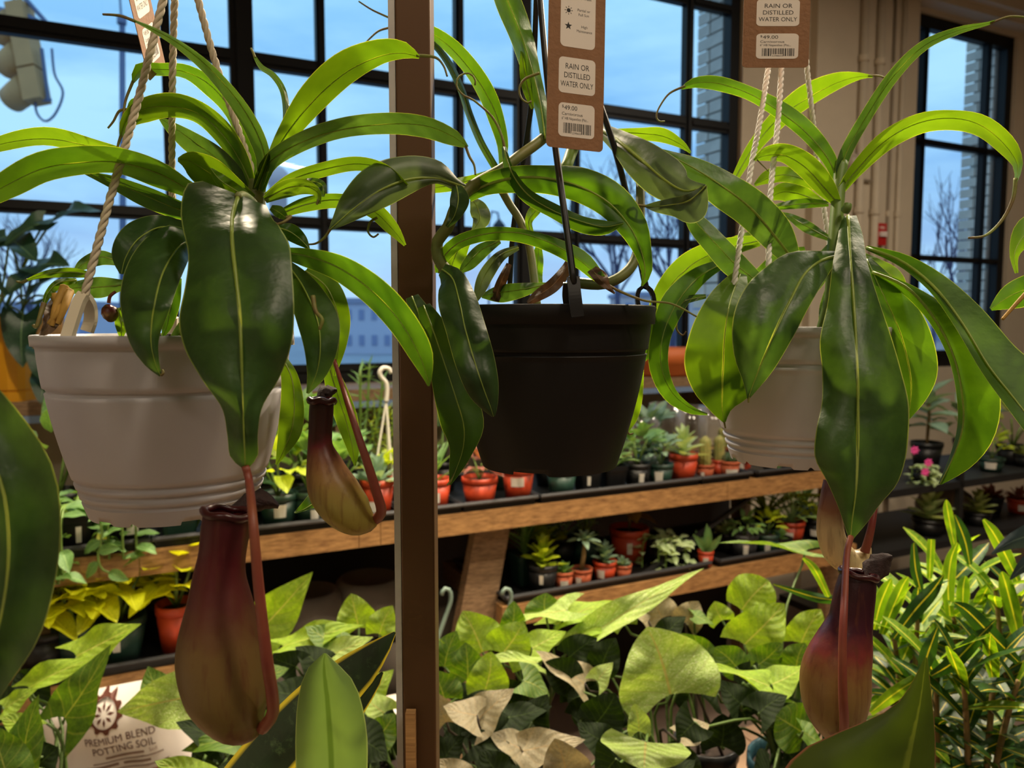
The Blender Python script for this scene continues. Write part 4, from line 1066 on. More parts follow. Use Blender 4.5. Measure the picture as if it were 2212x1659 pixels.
def pitcher(root, ax, D, mat, lid, tend, tr, label=None, mouth_tilt=0.0, rim=True, inner=True):
    """ax: (px, py, half width px) from mouth to foot; D real distance"""
    n = 34; q_ = cr([tuple(map(float, a)) for a in ax], n)
    pp = []; rr = []
    for i, (x, y, w) in enumerate(q_): pp.append(P(x, y, interp(D, i / (n - 1)))); rr.append(w * interp(D, i / (n - 1)) / F)
    mb = MB(); mb.tube(pp, rr, 28, cap=False)
    k = 28
    inn = [p + (pp[min(i + 1, n - 1)] - pp[max(i - 1, 0)]).normalized() * 0 for i, p in enumerate(pp[:14])]
    if inner: mb.tube(list(reversed(inn)), [r * .9 for r in reversed(rr[:14])], 28, cap=False)
    o = mb.build('pitcher', mat, root, True)
    if label: o['label'] = label
    if rim:
        d0 = (pp[0] - pp[2]).normalized(); e1 = d0.orthogonal().normalized(); e2 = d0.cross(e1)
        ring = [pp[0] + (e1 * math.cos(a) + e2 * math.sin(a)) * rr[0] * 1.02 + d0 * .0006 * math.sin(a * 5) for a in [2 * math.pi * i / 36 for i in range(37)]]
        mb = MB(); mb.tube(ring, .0022, 8); mb.build('peristome', PERI, o, True)
    if lid: # (cx, cy, tip x, tip y, half width px, D)
        nleaf_sub(o, lid)
    if tend: px_tube(tend, tr[0], tr[1], 40, 9).build('tendril', TENDR, o, True)
    return o
def nleaf_sub(par, lid):
    st, D = lid
    m_ = cr([tuple(map(float, s_)) for s_ in st], 12); vs = []; rnd = random.Random(5)
    for i in range(12):
        x, y, a, b = m_[i]; x0, y0 = m_[max(0, i-1)][:2]; x1, y1 = m_[min(11, i+1)][:2]; l = math.hypot(x1-x0, y1-y0) or 1; px_, py_ = (y1-y0)/l, -(x1-x0)/l
        for j in range(9):
            u = j / 8 * 2 - 1; w = a if u < 0 else b; off = (1 if u < 0 else -1) * abs(u) * w * (1 + rnd.uniform(-.12, .12) * (abs(u) > .9))
            vs.append(P(x + px_ * off, y + py_ * off, D + .008 * (i / 11 - .5) + .006 * u * u + rnd.uniform(-.0012, .0012)))
    o = link('lid', uvgrid(vs, 12, 9, 'lid', DRYL), par)
    md = o.modifiers.new('thick', 'SOLIDIFY'); md.thickness = .0012
ROPEM = pbr('cotton_rope', '#cdbfa6', .8, var=.15, vscale=80); ROPEW = pbr('white_nylon_rope', '#f2eee6', .6, var=.08, vscale=80)
POTW = pbr('white_pot_plastic', '#c3bfc4', .45, var=.05, vscale=8, sub=.08); CLIPM = pbr('cream_clip_plastic', '#d6c9b2', .5)
POTK = pbr('black_pot_plastic', '#0d0a0a', .55, spec=.35)

# ---- left plant
cL = P(366, 722, .525); rL = .081; hL = .121
LB = cL - Vector((0, 0, hL))
L_ = thing('hanging_pitcher_plant', 'pitcher plant in the larger white pot hung on rope left of the bronze post', 'hanging plant', LB, 'hanging pitcher plants')
lathe_pot(L_, LB, rL, hL, POTW, (.10, .155, .21, .705))
hubL = P(392, -1150, .53)
rope(L_, [(360, -30, .492), (300, 210, .485), (235, 440, .475), (182, 640, .468)], ROPEM)
rope(L_, [(378, -30, .53), (372, 200, .56), (372, 420, .585), (374, 690, .598)], ROPEM)
rope(L_, [(420, -30, .52), (470, 150, .53), (545, 370, .545), (600, 560, .545), (618, 700, .55)], ROPEM)
for pts in ([(360, -30, .492), (385, -500, .51), (398, -1600, .53)], [(378, -30, .53), (388, -500, .53), (400, -1600, .53)], [(420, -30, .52), (408, -500, .52), (402, -1600, .53)]):
    rope(L_, pts, ROPEM, n=90)
mb = MB(); px_tube([(400, -1590, .53), (400, -1680, .53), (412, -1730, .53), (425, -1700, .53)], .004, mb=mb); mb.build('hook', CLIPM, L_, True)
def clip(root, path, wd, th, mat, name='rope_clip'):
    mb = MB()
    for pts in path:
        c = [P(*q_) for q_ in cr(pts, 14)]; vs = []
        for i, p in enumerate(c):
            t = (c[min(i+1, 13)] - c[max(i-1, 0)]).normalized(); sx = Vector((1, 0, 0)) - t * t.x; sx = sx.normalized(); sy = t.cross(sx)
            vs += [p + sx * wd + sy * th, p - sx * wd + sy * th, p - sx * wd - sy * th, p + sx * wd - sy * th]
        fs = [(i*4+k, i*4+(k+1) % 4, i*4+4+(k+1) % 4, i*4+4+k) for i in range(13) for k in range(4)] + [(3, 2, 1, 0), (52, 53, 54, 55)]
        mb.add(vs, fs)
    return mb.build(name, mat, root)
clip(L_, [[(182, 636, .468), (172, 650, .466), (158, 690, .462), (143, 738, .458)], [(182, 640, .47), (194, 660, .474), (196, 690, .478), (188, 716, .478)], [(143, 737, .458), (152, 742, .460), (166, 740, .463)]], .0034, .002, CLIPM)
clip(L_, [[(374, 685, .598), (374, 715, .602), (374, 745, .604)]], .0036, .002, CLIPM)
clip(L_, [[(617, 690, .55), (622, 715, .552), (624, 745, .553)]], .0036, .002, CLIPM)
px_tube([(470, 740, .53), (520, 640, .53), (545, 520, .53), (552, 440, .53), (556, 390, .53)], .0075, .006).build('stem', VSTEM, L_, True)
# front and side blades
l1 = nleaf(L_, NEPD, (.47, .435, .42, .41, .405, .405, .408, .415), [(516, 421, 84, 64), (511, 434, 112, 76), (503, 462, 114, 92), (501, 495, 106, 106), (503, 540, 97, 123), (510, 600, 110, 122), (518, 680, 132, 118), (521, 750, 122, 108), (523, 820, 85, 80), (525, 880, 46, 42), (527, 940, 36, 30), (529, 985, 32, 28), (530, 1010, 8, 8)], ka=.12, kb=.16, da=.006, db=.008, cc=-.15, wave=.0045, nu=44, nv=15, ribr=.0014, sw=True)
px_tube([(552, 452, .53), (540, 432, .51), (524, 421, .485), (514, 424, .466)], .004, .0022).build('petiole', VSTEM, L_, True)
l2 = nleaf(L_, NEPD, (.50, .455, .43, .43, .435), [(412, 520, 22, 12), (385, 535, 60, 32), (352, 590, 78, 40), (334, 660, 76, 34), (326, 730, 50, 18), (334, 780, 24, 10), (347, 812, 3, 3)], [(347, 810, .435), (352, 806, .435), (350, 798, .435)], ka=.15, kb=.5, cc=-.2, sw=True)
nleaf(L_, NEPD, (.52, .49, .47, .47), [(410, 500, 14, 14), (350, 490, 38, 26), (300, 515, 42, 40), (272, 555, 26, 34), (262, 592, 4, 4)], ka=.2, kb=.3)
nleaf(L_, NEP, (.515, .49, .46, .44, .43), [(470, 446, 10, 10), (425, 420, 14, 14), (345, 376, 30, 26), (262, 352, 24, 32), (190, 350, 26, 36), (100, 362, 30, 38), (30, 392, 32, 34), (-50, 440, 20, 20), (-110, 500, 3, 3)], da=.022, db=-.016, ka=0, kb=0)
nleaf(L_, NEPY, (.54, .55, .55, .55), [(470, 440, 8, 8), (400, 400, 14, 14), (300, 352, 18, 18), (200, 318, 20, 18), (100, 300, 14, 26), (0, 312, 16, 18), (-80, 345, 3, 3)], da=.018, db=-.014, ka=0, kb=0)
nleaf(L_, NEP, (.53, .52, .51), [(470, 470, 10, 10), (395, 455, 20, 18), (320, 425, 24, 20), (245, 392, 16, 12), (180, 372, 3, 3)], da=.015, db=-.012, ka=0, kb=0)
nleaf(L_, NEPD, (.525, .51, .49, .475, .47), [(556, 408, 10, 10), (572, 350, 18, 12), (556, 290, 22, 14), (515, 220, 20, 12), (455, 150, 16, 10), (390, 97, 11, 7), (330, 63, 6, 5), (290, 45, 2, 2)], [(292, 46, .47), (258, 34, .47), (222, 31, .47)], da=.012, db=-.012, ka=0, kb=0)
nleaf(L_, NEPD, (.54, .56, .58, .59), [(545, 420, 12, 10), (510, 385, 24, 22), (465, 340, 28, 24), (410, 300, 26, 18), (365, 268, 14, 8), (345, 255, 3, 3)], ka=.6, kb=.1, db=-.01)
nleaf(L_, NEPY, (.535, .55, .55, .54, .53), [(548, 410, 9, 9), (518, 345, 18, 20), (480, 290, 20, 26), (430, 246, 20, 26), (370, 230, 24, 30), (310, 236, 30, 24), (275, 262, 18, 16), (262, 296, 4, 4)], [(262, 292, .53), (256, 310, .53), (252, 330, .53)], da=.02, db=-.016, ka=0, kb=0)
nleaf(L_, NEP, (.54, .56, .57, .56), [(552, 400, 8, 8), (535, 320, 14, 18), (500, 240, 16, 18), (455, 185, 22, 16), (400, 155, 14, 16), (340, 150, 14, 14), (302, 152, 14, 16), (288, 178, 3, 3)], [(288, 174, .56), (272, 215, .56), (266, 250, .555), (262, 272, .55)], da=.02, db=-.012)
nleaf(L_, NEP, (.56, .56, .56), [(310, 215, 3, 3), (290, 222, 12, 10), (276, 236, 3, 3)], [(278, 236, .56), (258, 240, .56), (245, 262, .56), (233, 277, .56)], rib=False)
nleaf(L_, NEPY, (.525, .515, .505), [(548, 428, 8, 8), (500, 405, 26, 26), (450, 372, 36, 34), (410, 348, 24, 22), (384, 345, 4, 4)], da=.012, db=-.012, ka=0, kb=0)
nleaf(L_, NEPY, (.515, .50, .495), [(545, 432, 6, 8), (510, 412, 14, 14), (475, 388, 12, 14), (455, 364, 3, 3)], ka=.3)
nleaf(L_, NEPD, (.54, .55, .55), [(600, 345, 6, 6), (615, 300, 9, 6), (619, 245, 8, 7), (612, 195, 8, 6), (590, 162, 7, 6), (565, 145, 6, 5), (550, 122, 3, 3)], [(551, 124, .55), (546, 112, .55), (542, 104, .55)], da=.008)
nleaf(L_, NEPY, (.525, .51, .50, .49), [(560, 410, 12, 10), (588, 345, 14, 14), (620, 288, 22, 22), (680, 215, 40, 28), (750, 155, 46, 26), (820, 122, 38, 18), (870, 115, 26, 12), (906, 124, 3, 3)], [(900, 120, .49), (940, 124, .488), (958, 142, .488), (966, 165, .488)], da=-.020, db=.008, ka=0, kb=0)
nleaf(L_, NEPD, (.525, .505, .49, .475, .47), [(558, 412, 14, 14), (582, 352, 18, 18), (650, 308, 22, 20), (740, 280, 26, 18), (840, 268, 25, 22), (920, 272, 20, 26), (980, 296, 15, 20), (1010, 318, 3, 3)], [(1006, 316, .47), (1014, 338, .47), (1024, 356, .47), (1027, 378, .47)], da=-.014, db=.012, ka=0, kb=0)
nleaf(L_, NEPY, (.53, .545, .55, .55), [(575, 425, 8, 8), (630, 388, 14, 16), (700, 366, 16, 16), (770, 354, 16, 15), (830, 366, 12, 14), (880, 400, 3, 3)], da=-.012, db=.012)
nleaf(L_, NEPY, (.52, .505, .495), [(572, 432, 8, 8), (615, 408, 18, 20), (655, 402, 16, 18), (685, 415, 8, 10), (690, 440, 3, 3)], [(688, 432, .495), (684, 442, .495)], da=-.01, db=.01, ka=0, kb=0)
nleaf(L_, NEPD, (.505, .50, .50), [(655, 390, 3, 3), (680, 392, 8, 10), (697, 402, 8, 8), (698, 425, 3, 3)], rib=False)
nleaf(L_, NEPY, (.53, .55, .56, .56), [(600, 465, 8, 8), (660, 442, 16, 16), (730, 432, 14, 18), (800, 452, 20, 16), (845, 492, 16, 14), (875, 530, 3, 3)], [(815, 470, .56), (800, 480, .56), (795, 500, .56), (806, 512, .56), (818, 505, .56)], da=-.01, db=.012)
nleaf(L_, NEP, (.5, .5, .5), [(595, 490, 4, 4), (625, 500, 18, 18), (650, 518, 14, 14), (668, 538, 2, 2)])
nleaf(L_, NEP, (.49, .47, .46), [(585, 448, 6, 6), (602, 458, 14, 12), (618, 470, 6, 6)], [(618, 470, .46), (628, 468, .46), (612, 480, .455), (592, 486, .455)], rib=False)
nleaf(L_, NEP, (.50, .465, .445, .435, .43, .43), [(600, 545, 10, 10), (660, 552, 16, 24), (735, 580, 28, 28), (810, 634, 34, 30), (868, 700, 34, 28), (905, 765, 30, 22), (922, 812, 12, 10), (926, 834, 2, 2)], da=-.014, db=.010, ka=0, kb=0)
nleaf(L_, NEPD, (.48, .455, .445, .445), [(620, 570, 10, 12), (655, 620, 30, 36), (685, 690, 46, 44), (692, 750, 38, 36), (684, 805, 22, 22), (664, 850, 3, 3)], [(676, 640, .44), (682, 672, .436), (696, 690, .434), (690, 712, .434)], ka=.3, kb=.4, tr=.0016)
nleaf(L_, NEPY, (.5, .495, .5, .505), [(660, 585, 8, 8), (705, 620, 26, 24), (730, 680, 26, 28), (732, 740, 18, 18), (722, 812, 3, 3)], ka=.2, kb=.4)
nleaf(L_, NEPY, (.51, .505, .50, .50), [(600, 760, 8, 8), (628, 810, 14, 22), (636, 870, 20, 30), (630, 930, 22, 30), (612, 975, 10, 16), (597, 1004, 2, 2)], ka=.3, kb=.3)
nleaf(L_, NEPY, (.54, .55, .55, .55), [(705, 770, 8, 8), (722, 830, 22, 20), (745, 900, 26, 22), (760, 960, 18, 14), (767, 1006, 2, 2)])
nleaf(L_, NEP, (.55, .54, .53), [(720, 1055, 10, 8), (690, 1078, 12, 22), (660, 1098, 5, 14), (636, 1108, 2, 2)], ka=.2)
# small shoots at the pot's left
nleaf(L_, NEPD, (.56, .56, .56), [(270, 570, 6, 6), (220, 555, 18, 14), (180, 570, 14, 12), (160, 590, 3, 3)])
nleaf(L_, NEPD, (.5, .5, .5), [(270, 615, 10, 10), (215, 620, 24, 22), (165, 622, 14, 14), (140, 625, 3, 3)])
nleaf(L_, NEPY, (.5, .49, .49), [(190, 592, 8, 6), (150, 588, 12, 10), (100, 592, 8, 8), (55, 606, 2, 2)], [(60, 604, .49), (48, 610, .49), (36, 608, .49)], ka=-.3)
nleaf(L_, NEPY, (.5, .49, .48), [(165, 605, 6, 4), (125, 612, 12, 8), (102, 635, 10, 6), (94, 662, 3, 3)], [(95, 655, .48), (86, 685, .476), (78, 706, .474), (72, 702, .474)], tr=.0018)
nleaf(L_, NEP, (.5, .5, .5), [(385, 600, 8, 8), (372, 650, 18, 18), (362, 700, 12, 12), (350, 730, 2, 2)])
nleaf(L_, NEPD, (.49, .485, .483), [(395, 700, 8, 10), (384, 735, 22, 18), (376, 765, 14, 14), (372, 780, 2, 2)])
nleaf(L_, NEPY, (.5, .5, .5), [(255, 665, 6, 6), (262, 700, 14, 14), (262, 735, 2, 2)])
pitcher(L_, [(232, 658, 5), (234, 666, 14), (238, 678, 18), (236, 690, 12), (234, 695, 2)], .5, PM1, None, [(235, 655, .5), (238, 640, .5), (250, 630, .5)], (.0012, .001), rim=False, inner=False)
for i, (a, b, c_) in enumerate((((118, 640), (128, 670), (105, 700)), ((140, 620), (120, 665), (112, 705)), ((150, 630), (140, 660), (125, 700)))):
    px_tube([(*a, .49), (*b, .48), (*c_, .478)], .003, .0015).build('dry_stalk', pbr('dry_straw', '#b58a3a', .7, var=.4, vscale=40), L_, True)
nleaf(L_, NEPB, (.5, .48, .475), [(130, 635, 8, 8), (115, 670, 26, 18), (105, 705, 16, 14), (85, 725, 3, 3)], wave=.006, rib=False, name='dry_leaf')
pitcher(L_, [(493, 1108, 50), (488, 1140, 51), (480, 1200, 49), (474, 1250, 56), (475, 1310, 70), (476, 1380, 88), (482, 1435, 95), (500, 1500, 91), (523, 1552, 66), (548, 1578, 34), (560, 1584, 6)], (.42, .42, .42), PM1,
        ([(500, 1106, 12, 10), (535, 1094, 26, 14), (568, 1086, 28, 16), (602, 1094, 5, 5)], .435), [(530, 1008, .413), (538, 1040, .412), (546, 1120, .385), (560, 1280, .383), (576, 1420, .386), (588, 1500, .398), (588, 1545, .408), (566, 1574, .416)], (.0021, .0034), 'large olive pitcher shading to dark red at its mouth')
pitcher(L_, [(695, 866, 25), (694, 890, 26), (692, 935, 25), (692, 965, 27), (700, 1000, 38), (716, 1050, 52), (742, 1090, 52), (775, 1118, 42), (802, 1126, 22), (815, 1124, 6)], .48, PM2,
        ([(690, 862, 8, 8), (700, 852, 18, 14), (715, 846, 14, 10), (728, 842, 4, 4)], .487), [(722, 778, .5), (738, 830, .488), (757, 890, .47), (780, 960, .462), (800, 1020, .462), (815, 1070, .466), (824, 1105, .474), (812, 1122, .48)], (.0013, .0034), 'small yellow green pitcher with dried brown neck')

# ---- middle plant
cM = P(1188, 662, .60); hM = .125; MBs = cM - Vector((0, 0, hM))
M_ = thing('hanging_pitcher_plant', 'tangled pitcher plant in the black pot right of the bronze post', 'hanging plant', MBs, 'hanging pitcher plants')
lathe_pot(M_, MBs, .0805, hM, POTK, (.72,), .014, True)
HK = pbr('black_strap_plastic', '#0f0f10', .4)
def strap(pts, name='hanger_strap'): return px_tube(pts, .0024, .0026, 20, 6).build(name, HK, M_, True)
strap([(1162, -60, .565), (1180, 150, .55), (1200, 320, .535), (1225, 500, .522), (1240, 615, .515)])
strap([(1170, -60, .58), (1240, 80, .59), (1303, 245, .60), (1345, 385, .61), (1395, 620, .615)])
strap([(1160, -60, .59), (1150, 200, .63), (1128, 360, .655), (1108, 500, .67), (1100, 640, .675)])
for pts in ([(1162, -60, .565), (1166, -600, .6), (1168, -1300, .62)], [(1170, -60, .58), (1170, -600, .6), (1170, -1300, .62)], [(1160, -60, .59), (1164, -600, .6), (1168, -1300, .62)]): strap(pts)
px_tube([(1168, -1290, .62), (1168, -1380, .62), (1178, -1420, .62), (1190, -1390, .62)], .004).build('hook', HK, M_, True)
clip(M_, [[(1238, 600, .517), (1242, 640, .513), (1248, 685, .512)], [(1230, 612, .522), (1228, 640, .526), (1232, 665, .528)]], .0042, .002, HK, 'strap_clip')
clip(M_, [[(1380, 668, .592), (1376, 640, .592), (1384, 622, .592), (1400, 622, .592), (1411, 640, .592), (1412, 670, .592), (1408, 690, .592)]], .0016, .0022, HK, 'strap_clip')
# vines
def vine(pts, r0, r1=None, mat=None): return px_tube(pts, r0, r1, 30, 8).build('stem', mat or VSTEM, M_, True)
vine([(1190, 285, .61), (1160, 310, .605), (1125, 335, .60), (1085, 365, .595), (1040, 390, .585), (1008, 412, .575), (985, 445, .57), (968, 490, .575), (945, 522, .58), (948, 560, .58), (975, 600, .585), (1010, 660, .60)], .0042, .005)
vine([(1075, 395, .64), (1100, 440, .645), (1125, 480, .645), (1145, 540, .64), (1160, 660, .63)], .0036)
vine([(1245, 300, .63), (1232, 335, .62), (1222, 362, .61), (1200, 400, .62)], .005, .0045, pbr('green_vine', '#5f7a26', .5))
vine([(1240, 610, .58), (1300, 614, .575), (1345, 595, .575), (1372, 560, .58), (1382, 500, .585), (1383, 400, .6), (1380, 340, .62)], .0042, .0035)
nleaf(M_, NEPG, (.575, .56, .545, .535, .53), [(1012, 412, 12, 10), (985, 398, 14, 12), (940, 385, 12, 40), (880, 388, 32, 52), (820, 412, 38, 58), (765, 450, 26, 40), (730, 480, 12, 16), (711, 497, 2, 2)], [(713, 496, .53), (700, 514, .53), (682, 526, .53), (662, 528, .53)], ka=.6, kb=.2, cc=-.3, wave=.003, ribr=.0014)
nleaf(M_, NEPD, (.57, .56, .565), [(985, 398, 8, 8), (990, 430, 24, 18), (982, 465, 14, 12), (965, 490, 4, 4)], ka=-.3)
nleaf(M_, NEPY, (.64, .64, .65), [(1060, 372, 6, 6), (1020, 388, 14, 10), (970, 400, 14, 12), (930, 408, 10, 10)])
nleaf(M_, NEP, (.59, .565, .55, .545, .545, .55), [(1010, 424, 14, 14), (1050, 400, 24, 22), (1110, 385, 26, 32), (1180, 385, 28, 34), (1250, 402, 42, 34), (1315, 438, 46, 32), (1362, 492, 38, 26), (1386, 545, 22, 16), (1394, 590, 14, 8), (1386, 618, 2, 2)], ka=.25, kb=.3, cc=-.2, wave=.003, ribr=.0013)
nleaf(M_, NEP, (.58, .555, .54, .535, .535), [(1088, 318, 5, 5), (1105, 372, 8, 14), (1140, 420, 12, 18), (1195, 455, 16, 16), (1255, 478, 12, 24), (1305, 490, 14, 18), (1347, 482, 2, 2)], [(1090, 330, .58), (1086, 300, .585), (1065, 255, .59), (1025, 218, .6), (1000, 205, .6), (986, 185, .6), (992, 165, .6), (1012, 158, .6), (1026, 170, .6), (1026, 184, .6)], ka=.4, kb=.2, db=.01)
nleaf(M_, NEP, (.59, .56, .54, .53, .53), [(948, 590, 8, 8), (955, 560, 14, 14), (990, 525, 16, 14), (1050, 505, 14, 16), (1120, 503, 10, 20), (1190, 525, 14, 20), (1250, 560, 22, 18), (1290, 595, 14, 14), (1318, 622, 3, 3)], [(1312, 615, .53), (1345, 632, .53), (1395, 650, .53), (1450, 656, .53), (1505, 684, .53)], ka=.3, kb=.2, db=.006)
nleaf(M_, NEPB, (.53, .527, .528), [(1278, 580, 10, 12), (1296, 602, 18, 12), (1312, 620, 8, 6), (1328, 634, 2, 2)], rib=False, name='dry_leaf')
nleaf(M_, NEPD, (.56, .525, .505, .50, .505), [(955, 582, 14, 14), (978, 602, 26, 32), (992, 650, 38, 46), (1005, 710, 44, 42), (1025, 780, 44, 42), (1045, 840, 34, 36), (1060, 880, 16, 18), (1066, 900, 3, 3)], ka=.3, kb=.35, cc=-.2, wave=.003)
nleaf(M_, NEP, (.57, .545, .53, .525, .53), [(915, 660, 14, 14), (938, 720, 34, 28), (962, 790, 40, 36), (985, 860, 44, 46), (1002, 920, 44, 48), (1000, 970, 24, 30), (985, 1015, 12, 16), (972, 1047, 2, 2)], [(985, 1010, .53), (976, 1034, .53), (966, 1048, .53)], ka=.3, kb=.3)
nleaf(M_, NEPD, (.58, .56, .56), [(890, 640, 14, 14), (912, 700, 30, 26), (925, 760, 20, 20), (930, 800, 3, 3)], ka=.3, kb=.3)
nleaf(M_, NEPD, (.60, .60, .60, .59, .58), [(1178, 300, 10, 8), (1168, 230, 14, 14), (1152, 160, 22, 16), (1128, 80, 26, 24), (1098, 5, 28, 28), (1070, -60, 18, 18), (1050, -110, 3, 3)], da=.02, db=.005)
nleaf(M_, NEPY, (.61, .61, .61), [(1150, 235, 3, 3), (1140, 190, 12, 12), (1132, 150, 10, 10), (1126, 110, 2, 2)], [(1165, 158, .58), (1135, 170, .58), (1122, 190, .58), (1126, 212, .58), (1140, 222, .58), (1148, 218, .58)])
nleaf(M_, NEP, (.64, .65, .665, .68, .69), [(1084, 362, 6, 6), (1086, 315, 12, 12), (1076, 260, 20, 14), (1052, 205, 18, 20), (1015, 150, 14, 22), (970, 100, 14, 20), (920, 65, 10, 14), (870, 55, 6, 6), (838, 60, 2, 2)], [(850, 58, .69), (820, 66, .69), (800, 82, .69), (787, 96, .69)], da=.015, db=-.012, ka=0, kb=0)
nleaf(M_, NEPD, (.64, .65, .66, .67), [(1075, 370, 8, 8), (1040, 310, 8, 8), (1015, 250, 8, 8), (995, 190, 8, 8), (965, 130, 8, 8), (930, 90, 6, 6), (890, 65, 3, 3)], [(895, 68, .67), (848, 42, .67), (805, 22, .67), (775, 3, .67)], da=.010, db=-.010, ka=0, kb=0)
nleaf(M_, NEPG, (.64, .60, .575, .56, .55), [(1290, 275, 12, 12), (1335, 305, 26, 24), (1385, 345, 44, 42), (1435, 388, 52, 44), (1480, 412, 34, 30), (1525, 402, 4, 4)], ka=.2, kb=.5, cc=-.2, ribr=.0018)
nleaf(M_, NEPG, (.55, .552, .56, .565), [(1526, 400, 3, 3), (1490, 432, 50, 14), (1450, 442, 26, 14), (1415, 446, 12, 10), (1393, 445, 2, 2)], [(1395, 445, .56), (1365, 442, .558), (1342, 438, .556), (1328, 430, .556), (1326, 418, .556), (1338, 414, .556), (1348, 422, .556), (1342, 434, .556)], ka=.3, kb=-.4)
nleaf(M_, NEPY, (.68, .67, .66), [(1310, 285, 6, 6), (1380, 288, 12, 14), (1430, 294, 18, 14), (1470, 312, 10, 8), (1492, 330, 2, 2)], da=-.015, db=.01)
nleaf(M_, NEPG, (.58, .57, .565), [(1120, 535, 5, 5), (1080, 552, 14, 10), (1050, 590, 18, 14), (1036, 625, 14, 12), (1030, 650, 3, 3)], ka=-.4, kb=.3)
nleaf(M_, NEPD, (.60, .60, .605), [(1180, 614, 4, 4), (1130, 625, 16, 14), (1080, 632, 22, 16), (1040, 640, 4, 4)])
nleaf(M_, NEPD, (.6, .61, .61), [(1080, 520, 6, 6), (1040, 540, 18, 14), (1010, 570, 16, 12), (992, 590, 2, 2)])
nleaf(M_, NEPY, (.63, .63, .63), [(1015, 515, 6, 6), (990, 540, 22, 20), (975, 575, 20, 16), (962, 600, 2, 2)])
nleaf(M_, NEPG, (.62, .62, .62), [(1020, 430, 6, 6), (1032, 450, 20, 18), (1036, 475, 22, 16), (1020, 500, 2, 2)])
nleaf(M_, NEPY, (.64, .64, .64), [(1150, 510, 6, 6), (1142, 480, 8, 8), (1158, 455, 14, 10), (1185, 438, 2, 2)])
nleaf(M_, NEP, (.66, .66, .66), [(1165, 640, 10, 10), (1160, 600, 12, 12), (1162, 560, 14, 12), (1165, 520, 3, 3)])
nleaf(M_, NEPB, (.575, .57, .565), [(1238, 542, 4, 4), (1222, 580, 14, 10), (1195, 615, 16, 14), (1160, 640, 12, 12), (1140, 655, 4, 4)], wave=.005, rib=False, name='dry_leaf')
nleaf(M_, NEPB, (.60, .60, .60), [(1100, 570, 6, 6), (1082, 610, 12, 10), (1068, 650, 10, 10)], wave=.005, rib=False, name='dry_leaf')
nleaf(M_, NEPY, (.66, .67, .67, .66), [(1385, 780, 6, 6), (1375, 850, 14, 12), (1362, 900, 16, 10), (1352, 937, 2, 2)], [(1354, 930, .66), (1360, 938, .66), (1368, 936, .66)])

# ---- right plant
cR = P(1718, 706, .69); hR = .121; RB = cR - Vector((0, 0, hR))
R_ = thing('hanging_pitcher_plant', 'broad leaved pitcher plant in the white pot hung furthest right', 'hanging plant', RB, 'hanging pitcher plants')
lathe_pot(R_, RB, .081, hR, POTW, (.10, .155, .21, .74))
for pts in ([(1664, 120, .66), (1640, 270, .645), (1618, 390, .635), (1575, 690, .64)], [(1690, 120, .655), (1680, 270, .645), (1664, 430, .63), (1660, 640, .615), (1660, 700, .612)], [(1740, 120, .69), (1755, 250, .71), (1770, 380, .735), (1815, 690, .75)],
            [(1664, 130, .66), (1676, -200, .67), (1690, -1150, .68)], [(1690, 130, .655), (1688, -200, .67), (1692, -1150, .68)], [(1740, 130, .69), (1720, -200, .68), (1694, -1150, .68)]):
    rope(R_, pts, ROPEW, .0023, 120, .011)
px_tube([(1692, -1140, .68), (1692, -1220, .68), (1702, -1255, .68), (1714, -1230, .68)], .004).build('hook', CLIPM, R_, True)
for x, D in ((1575, .64), (1660, .612), (1815, .75)): clip(R_, [[(x, 680, D), (x, 712, D - .001), (x + 1, 735, D - .003)]], .0036, .002, CLIPM)
px_tube([(1775, 720, .67), (1795, 640, .65), (1800, 560, .64), (1806, 480, .645), (1812, 400, .655), (1818, 350, .66)], .006, .0055).build('stem', pbr('green_vine', '#5f7a26', .5), R_, True)
px_tube([(1826, 455, .635), (1830, 448, .632), (1832, 440, .632)], .004, .003).build('bud', STEMG, R_, True)
nleaf(R_, NEPD, (.645, .60, .58, .565, .56, .56, .565), [(1832, 466, 18, 18), (1834, 510, 24, 30), (1838, 570, 40, 36), (1844, 650, 56, 54), (1849, 730, 78, 76), (1852, 800, 76, 94), (1853, 870, 78, 110), (1853, 930, 90, 110), (1852, 990, 92, 104), (1850, 1040, 66, 88), (1846, 1085, 42, 54), (1840, 1130, 18, 30), (1838, 1166, 4, 4)][::1], ka=.12, kb=.12, da=.008, db=.008, cc=-.15, wave=.005, nu=48, nv=15, ribr=.0014, sw=True)
nleaf(R_, NEPD, (.635, .60, .575, .565, .57, .575), [(1812, 552, 10, 10), (1775, 562, 22, 34), (1738, 592, 64, 44), (1708, 648, 96, 42), (1675, 715, 98, 40), (1645, 785, 66, 30), (1625, 835, 20, 14), (1616, 862, 2, 2)], [(1617, 858, .575), (1617, 870, .575)], ka=.2, kb=.25, cc=-.2, wave=.003, ribr=.0014, sw=True)
nleaf(R_, NEPD, (.64, .605, .59, .585, .585), [(1712, 560, 20, 20), (1672, 508, 34, 44), (1622, 450, 42, 42), (1560, 402, 44, 34), (1500, 364, 30, 24), (1440, 332, 8, 8), (1415, 320, 2, 2)], ka=.3, kb=.25, wave=.003, ribr=.0013)
nleaf(R_, NEPD, (.66, .65, .645, .65), [(1640, 610, 16, 16), (1590, 572, 30, 26), (1545, 525, 28, 24), (1505, 482, 22, 20), (1478, 452, 4, 4)], ka=.25)
nleaf(R_, NEPY, (.69, .69, .68, .68), [(1640, 520, 12, 12), (1560, 540, 22, 24), (1490, 575, 40, 30), (1440, 630, 42, 26), (1415, 690, 32, 18), (1402, 745, 4, 4)], ka=.3, kb=-.2)
nleaf(R_, NEPY, (.70, .70, .70), [(1650, 500, 8, 8), (1600, 518, 14, 12), (1560, 530, 8, 8), (1530, 540, 2, 2)])
